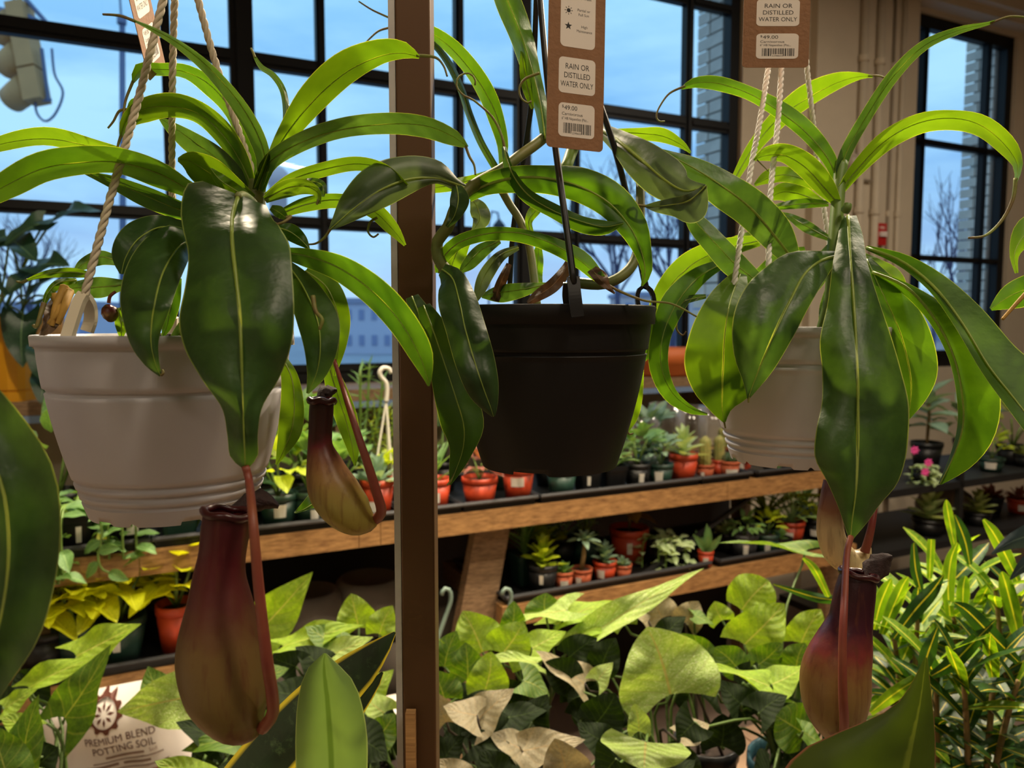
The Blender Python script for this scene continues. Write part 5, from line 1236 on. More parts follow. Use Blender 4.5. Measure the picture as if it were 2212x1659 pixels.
nleaf(R_, NEP, (.68, .66, .65, .645, .645, .65), [(1570, 565, 8, 8), (1510, 598, 18, 22), (1462, 655, 22, 34), (1432, 725, 18, 26), (1428, 790, 16, 26), (1452, 848, 10, 22), (1492, 882, 6, 12), (1528, 895, 2, 2)][::1], ka=.2, kb=.4)
nleaf(R_, NEPY, (.65, .615, .605, .605, .61), [(1600, 590, 14, 14), (1578, 650, 46, 48), (1566, 720, 52, 74), (1562, 790, 80, 84), (1560, 850, 62, 60), (1560, 885, 22, 26), (1565, 912, 3, 3)][::1], [(1563, 905, .64), (1567, 925, .64)], ka=.2, kb=.25)
nleaf(R_, NEP, (.66, .64, .63, .63, .635), [(1872, 560, 10, 10), (1910, 640, 44, 30), (1945, 720, 62, 50), (1965, 800, 62, 60), (1968, 850, 40, 44), (1962, 905, 3, 3)], ka=.3, kb=.3)
nleaf(R_, NEP, (.65, .62, .59, .575, .57, .575), [(1885, 588, 6, 6), (1960, 622, 10, 16), (2020, 690, 40, 14), (2060, 770, 66, 12), (2078, 850, 82, 12), (2080, 920, 74, 12), (2060, 985, 48, 8), (2030, 1046, 3, 3)], ka=.2, kb=.8, db=.012, ribr=.0014)
nleaf(R_, NEP, (.65, .61, .575, .55, .53, .52), [(1872, 535, 5, 5), (1950, 566, 18, 12), (2020, 622, 34, 14), (2080, 700, 54, 18), (2135, 790, 72, 20), (2190, 860, 84, 24), (2250, 940, 60, 24), (2310, 1040, 3, 3)], ka=.2, kb=-.3, ribr=.0014)
nleaf(R_, NEPY, (.68, .67, .66, .66), [(1850, 545, 5, 5), (1890, 570, 14, 12), (1930, 600, 20, 14), (1945, 640, 16, 12), (1955, 700, 3, 3)])
nleaf(R_, NEPD, (.66, .65, .635, .62, .61), [(1814, 400, 10, 10), (1824, 340, 14, 12), (1868, 258, 14, 12), (1930, 165, 14, 12), (1995, 100, 12, 10), (2070, 66, 8, 8), (2130, 52, 4, 4), (2150, 45, 2, 2)], [(2140, 50, .61), (2180, 36, .61), (2225, 38, .61)], da=-.012, db=.012, ka=0, kb=0)
nleaf(R_, NEPY, (.655, .645, .63, .62, .615), [(1812, 418, 8, 8), (1850, 368, 16, 14), (1915, 302, 20, 22), (1990, 264, 20, 24), (2065, 256, 18, 26), (2125, 274, 24, 24), (2175, 318, 24, 20), (2198, 358, 12, 10), (2194, 392, 3, 3)], [(2194, 385, .615), (2188, 430, .615), (2165, 475, .615), (2130, 508, .615), (2092, 514, .615)], da=-.016, db=.018, tr=.0016, ka=0, kb=0)
nleaf(R_, NEP, (.66, .66, .655, .65, .65), [(1812, 400, 8, 8), (1790, 345, 14, 18), (1745, 290, 16, 24), (1690, 245, 16, 24), (1620, 203, 14, 16), (1550, 180, 16, 16), (1500, 180, 10, 12), (1472, 192, 2, 2)], [(1480, 186, .65), (1446, 202, .65), (1424, 232, .65), (1418, 252, .65), (1424, 262, .65), (1436, 262, .65)], ka=.4, kb=.3)
nleaf(R_, NEPY, (.72, .73, .73, .73), [(1588, 385, 8, 8), (1625, 322, 14, 14), (1680, 258, 20, 20), (1745, 212, 30, 18), (1810, 178, 22, 14), (1860, 165, 8, 6), (1885, 166, 2, 2)], [(1875, 164, .73), (1898, 164, .73), (1922, 172, .73)], da=-.012, db=.01, ka=0, kb=0)
nleaf(R_, NEPY, (.65, .64, .635, .635), [(1812, 442, 8, 8), (1780, 405, 20, 26), (1740, 362, 22, 30), (1695, 336, 16, 26), (1655, 336, 12, 18), (1628, 346, 2, 2)], [(1635, 345, .635), (1648, 358, .635), (1660, 370, .635)], da=.012, db=-.012, ka=0, kb=0, tr=.0006)
nleaf(R_, NEPY, (.70, .69, .69), [(1800, 430, 6, 6), (1755, 395, 14, 14), (1700, 378, 16, 18), (1660, 385, 12, 18), (1630, 400, 3, 3)])
nleaf(R_, NEPY, (.70, .70, .70), [(1780, 440, 6, 6), (1730, 420, 20, 20), (1690, 415, 20, 20), (1660, 430, 4, 4)])
nleaf(R_, NEP, (.68, .68, .68), [(1790, 440, 6, 6), (1740, 440, 10, 12), (1690, 445, 8, 8), (1650, 455, 2, 2)])
nleaf(R_, NEPD, (.66, .65, .65), [(1790, 515, 6, 6), (1745, 490, 14, 12), (1710, 470, 8, 8), (1690, 460, 2, 2)])
nleaf(R_, NEP, (.70, .71, .71), [(1740, 540, 8, 8), (1690, 560, 20, 20), (1650, 590, 18, 18), (1610, 610, 4, 4)])
nleaf(R_, NEPD, (.73, .74, .74), [(1740, 640, 12, 12), (1760, 600, 24, 24), (1780, 560, 18, 18), (1800, 520, 4, 4)])
nleaf(R_, NEPD, (.72, .72, .71), [(1700, 690, 14, 14), (1720, 650, 24, 24), (1745, 610, 20, 20), (1770, 580, 4, 4)])
nleaf(R_, NEPD, (.70, .70, .70), [(1790, 620, 6, 6), (1785, 660, 12, 14), (1778, 690, 10, 10), (1772, 715, 2, 2)])
nleaf(R_, NEPD, (.66, .655, .655), [(1525, 640, 5, 5), (1480, 650, 8, 10), (1465, 672, 6, 8), (1462, 690, 2, 2)], [(1462, 690, .655), (1462, 712, .655), (1474, 724, .655), (1482, 716, .655)])
nleaf(R_, NEP, (.66, .66, .66), [(1400, 660, 14, 14), (1410, 710, 26, 20), (1400, 755, 16, 12), (1392, 780, 2, 2)])
pitcher(R_, [(1855, 1240, 36), (1848, 1275, 41), (1842, 1310, 43), (1836, 1345, 46), (1822, 1395, 60), (1806, 1450, 71), (1804, 1500, 71), (1808, 1550, 58), (1814, 1590, 32), (1818, 1618, 8)], .55, PM3,
        ([(1872, 1260, 10, 10), (1884, 1244, 28, 20), (1900, 1224, 32, 24), (1916, 1208, 18, 16), (1928, 1203, 4, 4)], .556), [(1838, 1160, .565), (1829, 1200, .55), (1824, 1300, .515), (1820, 1400, .505), (1821, 1500, .505), (1824, 1560, .515), (1820, 1600, .53), (1812, 1622, .545)], (.0022, .0032), 'olive pitcher with a dark purple mouth and open lid')
pitcher(R_, [(1802, 1040, 22), (1796, 1080, 24), (1792, 1120, 26), (1796, 1160, 29), (1812, 1196, 30), (1838, 1212, 28), (1864, 1200, 18), (1874, 1180, 8)], .62, PM4, None, [(1890, 1090, .615), (1884, 1130, .61), (1876, 1165, .61), (1868, 1192, .612)], (.0022, .0036), 'pale cream pitcher half hidden behind the long leaf', rim=False)

# ---- neighbours that reach into the frame
def neighbour(label, c, D, blades, px_rope):
    b = P(*c, D) - Vector((0, 0, .121))
    t = thing('hanging_pitcher_plant', label, 'hanging plant', b, 'hanging pitcher plants')
    lathe_pot(t, b, .081, .121, POTW, (.10, .155, .21))
    for a in (0.4, 2.5, 4.6):
        p = P(*c, D) + Vector((math.cos(a) * .079, math.sin(a) * .079, 0)); top = P(*c, D) + Vector((0, 0, .5))
        mb = MB(); mb.tube([p, (p + top) / 2, top, Vector((top.x, top.y, 2.1))], .0022, 6); mb.build('rope', ROPEM, t, True)
    px_tube([(c[0], c[1] + 20, D), (c[0], c[1] - 90, D), (c[0], c[1] - 160, D)], .006).build('stem', VSTEM, t, True)
    for e in blades: nleaf(t, *e[:3], **(e[3] if len(e) > 3 else {}))
    top = P(c[0], c[1] - 150, D); away = 1 if c[0] > 1106 else -1
    for i in range(9):
        az = (i - 4) * .26 + (0 if away > 0 else math.pi); el = .75 - .2 * (i % 4)
        d = Vector((math.cos(az) * math.cos(el), math.sin(az) * math.cos(el) * .9, math.sin(el)))
        put_leaf(unit_leaf('strap', (NEP, NEPD, NEPY)[i % 3], .8, .3, .04, i % 3, 14, 7), t, top - Vector((0, 0, .01 * i)), d, Vector((0, 0, 1)), .2 + .012 * (i % 3), 1.35)
    return t
neighbour('pitcher plant past the left edge trailing one long dark leaf', (-470, 770), .42, [
    (NEPD, (.40, .36, .335, .325, .325, .335), [(-460, 690, 14, 14), (-350, 690, 40, 40), (-230, 755, 60, 60), (-110, 860, 88, 90), (-35, 960, 104, 100), (4, 1050, 118, 100), (18, 1150, 114, 100), (15, 1250, 104, 100), (-2, 1350, 92, 80), (-22, 1440, 62, 60), (-30, 1530, 14, 14)], dict(ka=.15, kb=.2, cc=.2, wave=.003)),
    (NEP, (.40, .38, .36), [(-470, 640, 10, 10), (-400, 560, 50, 50), (-330, 600, 40, 40), (-260, 680, 4, 4)])], 0)
neighbour('pitcher plant past the right edge with two leaves in view', (2460, 760), .66, [
    (NEPY, (.64, .63, .62), [(2400, 640, 8, 8), (2290, 500, 30, 34), (2225, 500, 30, 34), (2192, 545, 12, 12), (2196, 590, 4, 4)]),
    (NEP, (.64, .63, .62, .61), [(2400, 660, 8, 8), (2300, 600, 30, 26), (2230, 620, 36, 30), (2180, 640, 30, 24), (2140, 668, 4, 4)], dict(tend=[(2250, 600, .6), (2210, 640, .6), (2165, 690, .6)], tr=.002, tmat=pbr('dry_straw', '#b58a3a', .7)))], 0)

# ---- bronze post and its rail
BRZ = pbr('bronze_post', '#5c3f24', .5, metal=.3, var=.15, vscale=4); BRZS = pbr('post_edge_sheen', '#c4c0bd', .3, metal=.2, var=.2, vscale=30)  # pale edge: reflection on the post's side put into its colour
Dp = .625; x0, x1 = P(862, 829, Dp).x, P(936, 829, Dp).x; xs = P(848, 829, Dp + .02).x; yp = P(900, 829, Dp).y
t = thing('rack_post', 'square bronze metal post standing between the hanging plants', 'post', ((x0 + x1) / 2, yp + .015, 0))
mb = MB(); mb.box(x0, x1, yp, yp + .030, 0, 2.16); o = mb.build('post_tube', BRZ, t); bv = o.modifiers.new('round', 'BEVEL'); bv.width = .0016; bv.segments = 2
mb = MB(); mb.box(x0 - .0056, x0 - .0003, yp + .0015, yp + .030, 0, 2.16); mb.build('edge_strip', BRZS, t)
mb = MB(); mb.box(x0 - .03, x1 + .03, yp - .03, yp + .06, -.0, .006); mb.build('foot_plate', BRZ, t)
# rail from which the pots hang
t = thing('hanging_rail', 'bronze overhead rail carrying the hanging pots', 'rail', (0, .6, 2.18))
HZ = [P(402, -1600, .53), P(1168, -1300, .62), P(1692, -1150, .68)]
mb = MB(); mb.box(-1.1, 1.3, yp - .02, yp + .04, 2.162, 2.2); mb.build('rail_bar', BRZ, t)
for p in HZ + [Vector((P(-470, 770, .42).x, P(-470, 770, .42).y, 2.1)), Vector((P(2460, 760, .66).x, P(2460, 760, .66).y, 2.1))]:
    mb = MB(); mb.box(p.x - .006, p.x + .006, min(p.y, yp) - .01, max(p.y, yp + .03) + .01, 2.148, 2.161); mb.build('cross_arm', BRZ, t)
    mb = MB(); mb.tube([Vector((p.x, p.y, 2.15)), Vector((p.x, p.y, p.z - .01 if p.z < 2.15 else 2.1))], .0025, 6); mb.build('wire_hook', BRZ, t)
for x in (-1.05, 1.25):
    mb = MB(); mb.tube([(x, yp + .01, 2.2), (x, yp + .01, 3.74)], .008, 8); mb.build('drop_rod', BRZ, t)
mb = MB(); mb.box(P(862, 1600, .6).x, P(884, 1600, .6).x, yp - .012, yp - .004, P(870, 1820, .6).z, P(870, 1590, .6).z)
STK = wood('stick_wood', '#8a6238', '#c79a64', 14)
o = tag(mb.build('wooden_stake', STK), 'short pale wooden stake in front of the bronze post', 'stake')

# ------------------------------------------------------------------ low table of arrowhead vines in front of the bench
SYNL = leafmat('arrowhead_lime_leaf', '#74991c', '#9ebc38', '#b9bd60', .36, (1.7, 1.6, .5), rough=.42, veins=6.0, nscale=7, bumps=.65, veincol='#7d8f35')
SYNV = leafmat('arrowhead_pale_leaf', '#88a83c', '#aac466', '#b0aa58', .32, (1.5, 1.45, .7), rough=.42, veins=6.0, nscale=7, bumps=.65, blotch='#c8d59e', blotchlo=.53, veincol='#8f9a50')
SYND = leafmat('arrowhead_green_leaf', '#3f5f16', '#5d7f20', '#8f9a45', .34, (1.9, 1.8, .4), rough=.4, veins=6.0, nscale=7, bumps=.4)
SYNP = leafmat('arrowhead_pink_leaf', '#7b7356', '#9c9474', '#a08a60', .25, (1.5, 1.3, .8), rough=.45, veins=6.0, nscale=7, bumps=.4, blotch='#b0a18e', blotchlo=.55)
SYNX = leafmat('arrowhead_painted_shade_leaf', '#121f07', '#1e300c', '#33451a', .3, (2.0, 1.9, .5), rough=.6, spec=.2, veins=6.0, nscale=7, bumps=.4)  # near-black copy: shade inside the canopy put into the leaf colour
PETI = pbr('petiole_green', '#4c6428', .5, var=.3, vscale=30); PETD = pbr('petiole_dark', '#2c2216', .5)
TEAL = pbr('teal_plastic_pot', '#143640', .45)
ZT = .60
tb = thing('plant_table', 'wooden slatted table carrying the arrowhead vines', 'table', (.1, 1.25, 0))
for k in range(4):
    mb = MB(); mb.box(-1.05, 1.35, .97 + k * .115, 1.075 + k * .115, ZT - .025, ZT); mb.build('slat', WOODW, tb)
for x in (-1.0, .15, 1.3):
    for y in (1.0, 1.39): mb = MB(); mb.box(x - .025, x + .025, y - .025, y + .025, 0, ZT - .026); mb.build('leg', WOODW, tb)
def Dy(y): return 1.46 - (y - 1270) / 390 * .36
rndS = random.Random(21)
POTSP = {}
def vinepot(key, label, x, y, r, h, mat):
    c = Vector((x, y, ZT + .001)); t = thing('arrowhead_vine', label, 'potted plant', c, 'arrowhead vines on the low table')
    o = link('pot', pot_mesh(mat, r, h), t); o.location = c
    s_ = link('soil', soil_mesh(r * .88), t); s_.location = c + Vector((0, 0, h * .84))
    POTSP[key] = (t, c + Vector((0, 0, h * .86)))
vinepot('a', 'green arrowhead vine at the lower left under the dark leaf', -.72, 1.16, .075, .13, BLACKP)
vinepot('b', 'arrowhead vine with the broad yellow green leaf beside the big pitcher', -.47, 1.28, .075, .13, BLACKP)
vinepot('c', 'arrowhead vine with tall leaves left of the post', -.24, 1.32, .075, .13, BLACKP)
vinepot('d', 'pinkish arrowhead vine at the foot of the post', -.02, 1.10, .075, .13, BLACKP)
vinepot('e', 'lime arrowhead vine right of the post', .04, 1.33, .075, .13, GREENP)
vinepot('f', 'arrowhead vine with the large round centre leaf', .26, 1.24, .075, .13, BLACKP)
vinepot('g', 'arrowhead vine with many stems in a teal pot near the right pitcher', .50, 1.30, .08, .13, TEAL)
vinepot('h', 'bronze arrowhead vine at the back of the table', .36, 1.36, .06, .13, BLACKP)
def arrow(key, bx, by, tx, ty, hw, mat, kind='arrow', nrm=(0, -.55, .85), dD=0.0, tD=0.0, wave=.16, cup=.15, droop=.12, var=None):
    t, c = POTSP[key]
    D = Dy((by + ty) / 2) + dD
    b = P(bx, by, D); tp = P(tx, ty, D + tD); L = (tp - b).length
    hwm = hw * D / F; base = {'arrow': .34, 'heart': .36, 'round': .42}[kind]
    v = var if var is not None else rndS.randrange(4)
    o = put_leaf(unit_leaf(kind, mat, droop, cup, wave, v, 13, 9), t, b, tp - b, Vector(nrm), L, hwm / (base * L))
    mid = (c + b) / 2 + Vector((rndS.uniform(-.03, .03), rndS.uniform(.0, .04), .04))
    mb = MB(); mb.tube([Vector(q_) for q_ in cr([tuple(c + Vector((rndS.uniform(-.03, .03), rndS.uniform(-.03, .03), 0))), tuple(mid), tuple(b - Vector((0, 0, .012))), tuple(b)], 10)], [.0035, .003, .003, .0028, .0026, .0025, .0024, .0023, .0022, .002], 6)
    mb.build('petiole', PETI if mat is not SYNP else PETD, t, True)
    return o
FACE = (0, -.95, .35); UPF = (0, -.3, .95)
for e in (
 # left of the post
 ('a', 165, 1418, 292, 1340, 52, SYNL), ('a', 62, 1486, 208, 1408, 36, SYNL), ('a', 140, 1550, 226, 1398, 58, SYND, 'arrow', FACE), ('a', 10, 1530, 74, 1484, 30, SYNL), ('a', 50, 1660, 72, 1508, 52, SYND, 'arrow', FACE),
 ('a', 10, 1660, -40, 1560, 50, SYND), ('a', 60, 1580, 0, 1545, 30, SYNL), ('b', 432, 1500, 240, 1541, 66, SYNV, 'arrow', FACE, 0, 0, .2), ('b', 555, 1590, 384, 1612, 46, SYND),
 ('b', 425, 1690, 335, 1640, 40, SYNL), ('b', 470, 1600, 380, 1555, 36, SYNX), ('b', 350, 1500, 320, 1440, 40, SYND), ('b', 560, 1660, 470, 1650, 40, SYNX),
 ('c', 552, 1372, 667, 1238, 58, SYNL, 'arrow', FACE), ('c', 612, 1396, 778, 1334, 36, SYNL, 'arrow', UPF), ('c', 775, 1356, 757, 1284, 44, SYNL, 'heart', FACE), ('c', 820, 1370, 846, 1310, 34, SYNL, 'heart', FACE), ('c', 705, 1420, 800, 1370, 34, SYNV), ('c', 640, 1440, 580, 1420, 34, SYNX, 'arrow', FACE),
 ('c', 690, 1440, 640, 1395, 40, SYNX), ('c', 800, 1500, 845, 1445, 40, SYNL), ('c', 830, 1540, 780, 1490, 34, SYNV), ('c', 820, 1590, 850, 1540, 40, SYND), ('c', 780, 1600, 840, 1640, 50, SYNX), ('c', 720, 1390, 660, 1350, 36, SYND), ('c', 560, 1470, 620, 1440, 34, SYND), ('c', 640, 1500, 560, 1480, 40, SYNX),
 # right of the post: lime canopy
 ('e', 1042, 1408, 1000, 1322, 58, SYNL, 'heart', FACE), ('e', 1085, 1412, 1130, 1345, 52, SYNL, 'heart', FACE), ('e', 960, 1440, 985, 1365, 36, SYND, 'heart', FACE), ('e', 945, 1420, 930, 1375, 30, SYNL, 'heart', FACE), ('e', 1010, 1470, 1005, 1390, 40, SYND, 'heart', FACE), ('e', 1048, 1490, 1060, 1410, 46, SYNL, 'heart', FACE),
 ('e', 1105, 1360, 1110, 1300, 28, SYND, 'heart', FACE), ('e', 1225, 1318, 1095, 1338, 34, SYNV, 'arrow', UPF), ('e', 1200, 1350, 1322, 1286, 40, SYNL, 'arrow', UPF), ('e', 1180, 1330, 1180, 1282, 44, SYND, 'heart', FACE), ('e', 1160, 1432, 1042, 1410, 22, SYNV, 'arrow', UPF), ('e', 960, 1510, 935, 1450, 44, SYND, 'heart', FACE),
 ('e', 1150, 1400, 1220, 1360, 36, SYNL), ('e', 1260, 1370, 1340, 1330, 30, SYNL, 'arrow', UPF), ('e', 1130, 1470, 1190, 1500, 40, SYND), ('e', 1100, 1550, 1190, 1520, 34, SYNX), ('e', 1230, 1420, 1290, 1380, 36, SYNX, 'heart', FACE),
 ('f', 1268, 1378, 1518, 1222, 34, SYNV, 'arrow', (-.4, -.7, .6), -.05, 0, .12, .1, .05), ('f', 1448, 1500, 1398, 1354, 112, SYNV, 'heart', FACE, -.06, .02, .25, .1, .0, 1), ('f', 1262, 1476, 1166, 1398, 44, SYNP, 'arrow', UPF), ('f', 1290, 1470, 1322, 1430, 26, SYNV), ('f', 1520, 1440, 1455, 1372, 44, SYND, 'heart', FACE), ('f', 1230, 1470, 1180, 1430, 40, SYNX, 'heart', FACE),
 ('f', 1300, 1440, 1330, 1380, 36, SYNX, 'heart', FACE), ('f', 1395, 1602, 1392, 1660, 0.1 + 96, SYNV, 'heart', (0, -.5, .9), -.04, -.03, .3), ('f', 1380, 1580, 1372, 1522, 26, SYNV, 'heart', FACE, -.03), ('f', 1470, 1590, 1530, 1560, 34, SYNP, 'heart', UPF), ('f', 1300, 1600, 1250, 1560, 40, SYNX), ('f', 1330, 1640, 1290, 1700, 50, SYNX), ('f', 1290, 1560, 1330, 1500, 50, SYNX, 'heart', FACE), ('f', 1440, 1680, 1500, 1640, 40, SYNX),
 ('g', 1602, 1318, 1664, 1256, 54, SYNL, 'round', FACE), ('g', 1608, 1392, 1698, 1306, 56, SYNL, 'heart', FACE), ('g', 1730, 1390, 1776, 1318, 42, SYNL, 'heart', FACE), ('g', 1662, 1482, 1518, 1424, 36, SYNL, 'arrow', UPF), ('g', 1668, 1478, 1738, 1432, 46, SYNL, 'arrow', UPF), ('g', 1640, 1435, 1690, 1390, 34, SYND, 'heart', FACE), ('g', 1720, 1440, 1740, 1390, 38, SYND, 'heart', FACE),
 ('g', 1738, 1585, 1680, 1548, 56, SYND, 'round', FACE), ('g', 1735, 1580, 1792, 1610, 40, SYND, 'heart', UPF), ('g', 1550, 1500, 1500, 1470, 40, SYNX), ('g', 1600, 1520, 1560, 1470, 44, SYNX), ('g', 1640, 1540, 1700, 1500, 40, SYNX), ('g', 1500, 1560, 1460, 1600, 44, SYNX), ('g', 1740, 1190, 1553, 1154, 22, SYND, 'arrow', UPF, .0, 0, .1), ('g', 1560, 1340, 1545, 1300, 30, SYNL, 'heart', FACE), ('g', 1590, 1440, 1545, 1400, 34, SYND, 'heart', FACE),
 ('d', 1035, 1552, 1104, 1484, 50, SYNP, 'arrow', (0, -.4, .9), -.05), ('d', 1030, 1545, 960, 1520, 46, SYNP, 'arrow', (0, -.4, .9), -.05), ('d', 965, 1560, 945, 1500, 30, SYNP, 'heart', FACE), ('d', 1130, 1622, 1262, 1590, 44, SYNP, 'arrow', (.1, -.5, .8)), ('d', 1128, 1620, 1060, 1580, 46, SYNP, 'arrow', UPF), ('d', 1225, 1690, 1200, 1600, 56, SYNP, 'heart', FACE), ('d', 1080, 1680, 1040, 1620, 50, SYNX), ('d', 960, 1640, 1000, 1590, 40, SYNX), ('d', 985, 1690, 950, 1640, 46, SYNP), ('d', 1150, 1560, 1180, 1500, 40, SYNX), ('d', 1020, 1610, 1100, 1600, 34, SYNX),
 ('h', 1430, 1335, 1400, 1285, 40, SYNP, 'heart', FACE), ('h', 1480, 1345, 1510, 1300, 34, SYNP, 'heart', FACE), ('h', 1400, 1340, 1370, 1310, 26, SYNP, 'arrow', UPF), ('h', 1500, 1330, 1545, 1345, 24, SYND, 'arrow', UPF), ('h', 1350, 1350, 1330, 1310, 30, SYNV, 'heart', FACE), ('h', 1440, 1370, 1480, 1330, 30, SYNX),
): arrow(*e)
# leaves inside the clumps, canopy shade put into their dark colour
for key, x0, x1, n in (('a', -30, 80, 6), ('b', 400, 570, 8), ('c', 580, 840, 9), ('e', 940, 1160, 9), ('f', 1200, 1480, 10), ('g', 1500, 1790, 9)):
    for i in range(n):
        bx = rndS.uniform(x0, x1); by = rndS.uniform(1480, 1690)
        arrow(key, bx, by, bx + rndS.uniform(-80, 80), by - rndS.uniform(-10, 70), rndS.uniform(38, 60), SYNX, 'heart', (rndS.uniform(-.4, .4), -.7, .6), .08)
for k in range(16):                         # bare petioles of the teal pot
    t, c = POTSP['g']; x = rndS.uniform(1560, 1760); y = rndS.uniform(1430, 1500); b = P(x, y, Dy(y) + .05)
    mb = MB(); mb.tube([Vector(q_) for q_ in cr([tuple(c + Vector((rndS.uniform(-.05, .05), rndS.uniform(-.05, .05), 0))), tuple((c + b) / 2 + Vector((rndS.uniform(-.02, .02), 0, .03))), tuple(b)], 9)], .003, 6); mb.build('petiole', PETI, t, True)

# ------------------------------------------------------------------ narrow leaved crotons
CRO = leafmat('croton_lit_leaf', '#4c7816', '#7ea024', '#d6d44c', .40, (1.9, 1.8, .4), rough=.33, nscale=6, ribw=.055, edge='#9db03c', edgew=.04)  # yellow-green copy: look of lit leaves put into the colour
CROD = leafmat('croton_dark_leaf', '#1c3a1a', '#345a22', '#cdbd3c', .28, (2.0, 1.9, .5), rough=.35, nscale=6, ribw=.05)
CROB = leafmat('rubber_blue_leaf', '#1c2a34', '#2c3d48', '#54666e', .1, rough=.35, nscale=6)
def croton(label, px, D, tops, n, seed, matp):
    rnd = random.Random(seed); base = P(px, 1700, D); c = Vector((base.x, base.y, ZT + .001))
    t = thing('croton', label, 'potted plant', c, 'narrow leaved crotons')
    o = link('pot', pot_mesh(BLACKP, .075, .13), t); o.location = c
    s_ = link('soil', soil_mesh(.066), t); s_.location = c + Vector((0, 0, .11))
    for (tx, ty) in tops:
        tp = P(tx, ty, D + rnd.uniform(-.06, .06)); b = c + Vector((rnd.uniform(-.02, .02), rnd.uniform(-.02, .02), .11))
        pp = [Vector(q_) for q_ in cr([tuple(b), tuple(b * .4 + tp * .6 + Vector((0, 0, .03))), tuple(tp)], 16)]
        mb = MB(); mb.tube(pp, [.006 - .003 * i / 15 for i in range(16)], 6); mb.build('stem', STEMB, t, True)
        for i in range(n):
            f = (i + .5) / n; k = 1.5 + f * 13.5; j = min(14, int(k)); p = pp[j].lerp(pp[j + 1], k - j) if j < 15 else pp[15]
            az = i * 2.4 + rnd.uniform(-.3, .3); el = -.25 + 1.2 * f + rnd.uniform(-.35, .35)
            d = Vector((math.cos(el) * math.cos(az), math.cos(el) * math.sin(az), math.sin(el)))
            mat = CRO if rnd.random() < matp * (.2 + .8 * f) else CROD  # lit-looking copy more often towards the stem top
            put_leaf(unit_leaf('strap', mat, rnd.choice((.1, .22, .35)), .35, .06, rnd.randrange(3), 10, 5), t, p, d, Vector((0, 0, 1)) - d * .3 + Vector((0, -.25, 0)), rnd.uniform(.07, .115), rnd.uniform(1.1, 1.6))
    return t
cA = croton('yellow ribbed croton right behind the dark pitcher mouth', 1955, 1.2, [(1925, 1330), (1985, 1300), (1945, 1390)], 24, 1, .8)
cB = croton('tall yellow ribbed croton in the middle of its clump', 2065, 1.3, [(2040, 1240), (2085, 1260), (2060, 1330), (2110, 1330)], 24, 2, .75)
cC = croton('yellow ribbed croton at the right edge of the photo', 2175, 1.25, [(2150, 1270), (2200, 1290), (2180, 1380)], 24, 3, .7)
cD = croton('darker croton low at the right corner', 2130, 1.05, [(2080, 1450), (2150, 1430), (2200, 1470)], 24, 4, .3)
cE = croton('dark croton low behind the big reddish edged leaf', 2010, 1.1, [(1960, 1470), (2020, 1430)], 24, 5, .35)
def cl(root, D, st, mat): return nleaf(root, mat, D, st, ka=.3, kb=.3, rib=False, nu=16, nv=5, wave=.002)
cl(cB, 1.24, [(2062, 1180, 6, 6), (2052, 1130, 10, 10), (2046, 1096, 9, 9), (2044, 1080, 2, 2)], CRO)
cl(cB, 1.22, [(2052, 1330, 8, 8), (2048, 1270, 15, 15), (2054, 1210, 13, 13), (2068, 1172, 3, 3)], CRO)
cl(cB, 1.23, [(2080, 1320, 6, 6), (2080, 1290, 15, 15), (2082, 1260, 13, 13), (2086, 1244, 3, 3)], CRO)
cl(cA, 1.15, [(1888, 1360, 7, 7), (1900, 1310, 16, 16), (1916, 1270, 13, 13), (1926, 1250, 2, 2)], CRO)
cl(cA, 1.14, [(1905, 1370, 7, 7), (1930, 1310, 16, 16), (1950, 1265, 13, 13), (1962, 1246, 2, 2)], CRO)
cl(cA, 1.12, [(1930, 1380, 7, 7), (1975, 1320, 18, 18), (2015, 1275, 15, 15), (2038, 1242, 2, 2)], CROD)
cl(cC, 1.2, [(2200, 1260, 8, 8), (2175, 1205, 15, 15), (2145, 1150, 13, 13), (2124, 1122, 3, 3)], CRO)
cl(cC, 1.18, [(2205, 1400, 8, 8), (2190, 1330, 18, 18), (2172, 1260, 16, 16), (2164, 1235, 3, 3)], CRO)
cl(cB, 1.25, [(2095, 1220, 6, 6), (2085, 1170, 14, 14), (2070, 1130, 10, 10), (2062, 1112, 2, 2)], CROD)
cl(cB, 1.27, [(2008, 1250, 6, 6), (2010, 1200, 9, 9), (2012, 1165, 8, 8)], CRO)
cl(cA, 1.2, [(1990, 1280, 6, 6), (1978, 1230, 12, 12), (1974, 1180, 6, 6), (1975, 1172, 2, 2)], CROD)
cl(cA, 1.22, [(1880, 1330, 6, 6), (1820, 1300, 8, 8), (1760, 1290, 10, 10), (1670, 1262, 2, 2)], CROD)
cl(cA, 1.22, [(1790, 1290, 6, 6), (1760, 1230, 9, 9), (1735, 1205, 3, 3)], CRO)
cl(cE, 1.05, [(1880, 1540, 8, 8), (1930, 1500, 16, 16), (1990, 1462, 12, 12), (2034, 1442, 3, 3)], CRO)
cl(cD, 1.02, [(2012, 1460, 8, 8), (2060, 1430, 18, 18), (2110, 1380, 15, 15), (2150, 1340, 3, 3)], CROD)
cl(cD, 1.02, [(2200, 1430, 8, 8), (2140, 1370, 18, 18), (2090, 1320, 15, 15), (2062, 1302, 3, 3)], CROD)
cl(cD, 1.0, [(1990, 1460, 8, 8), (2005, 1410, 18, 18), (2025, 1356, 4, 4)], CROD)
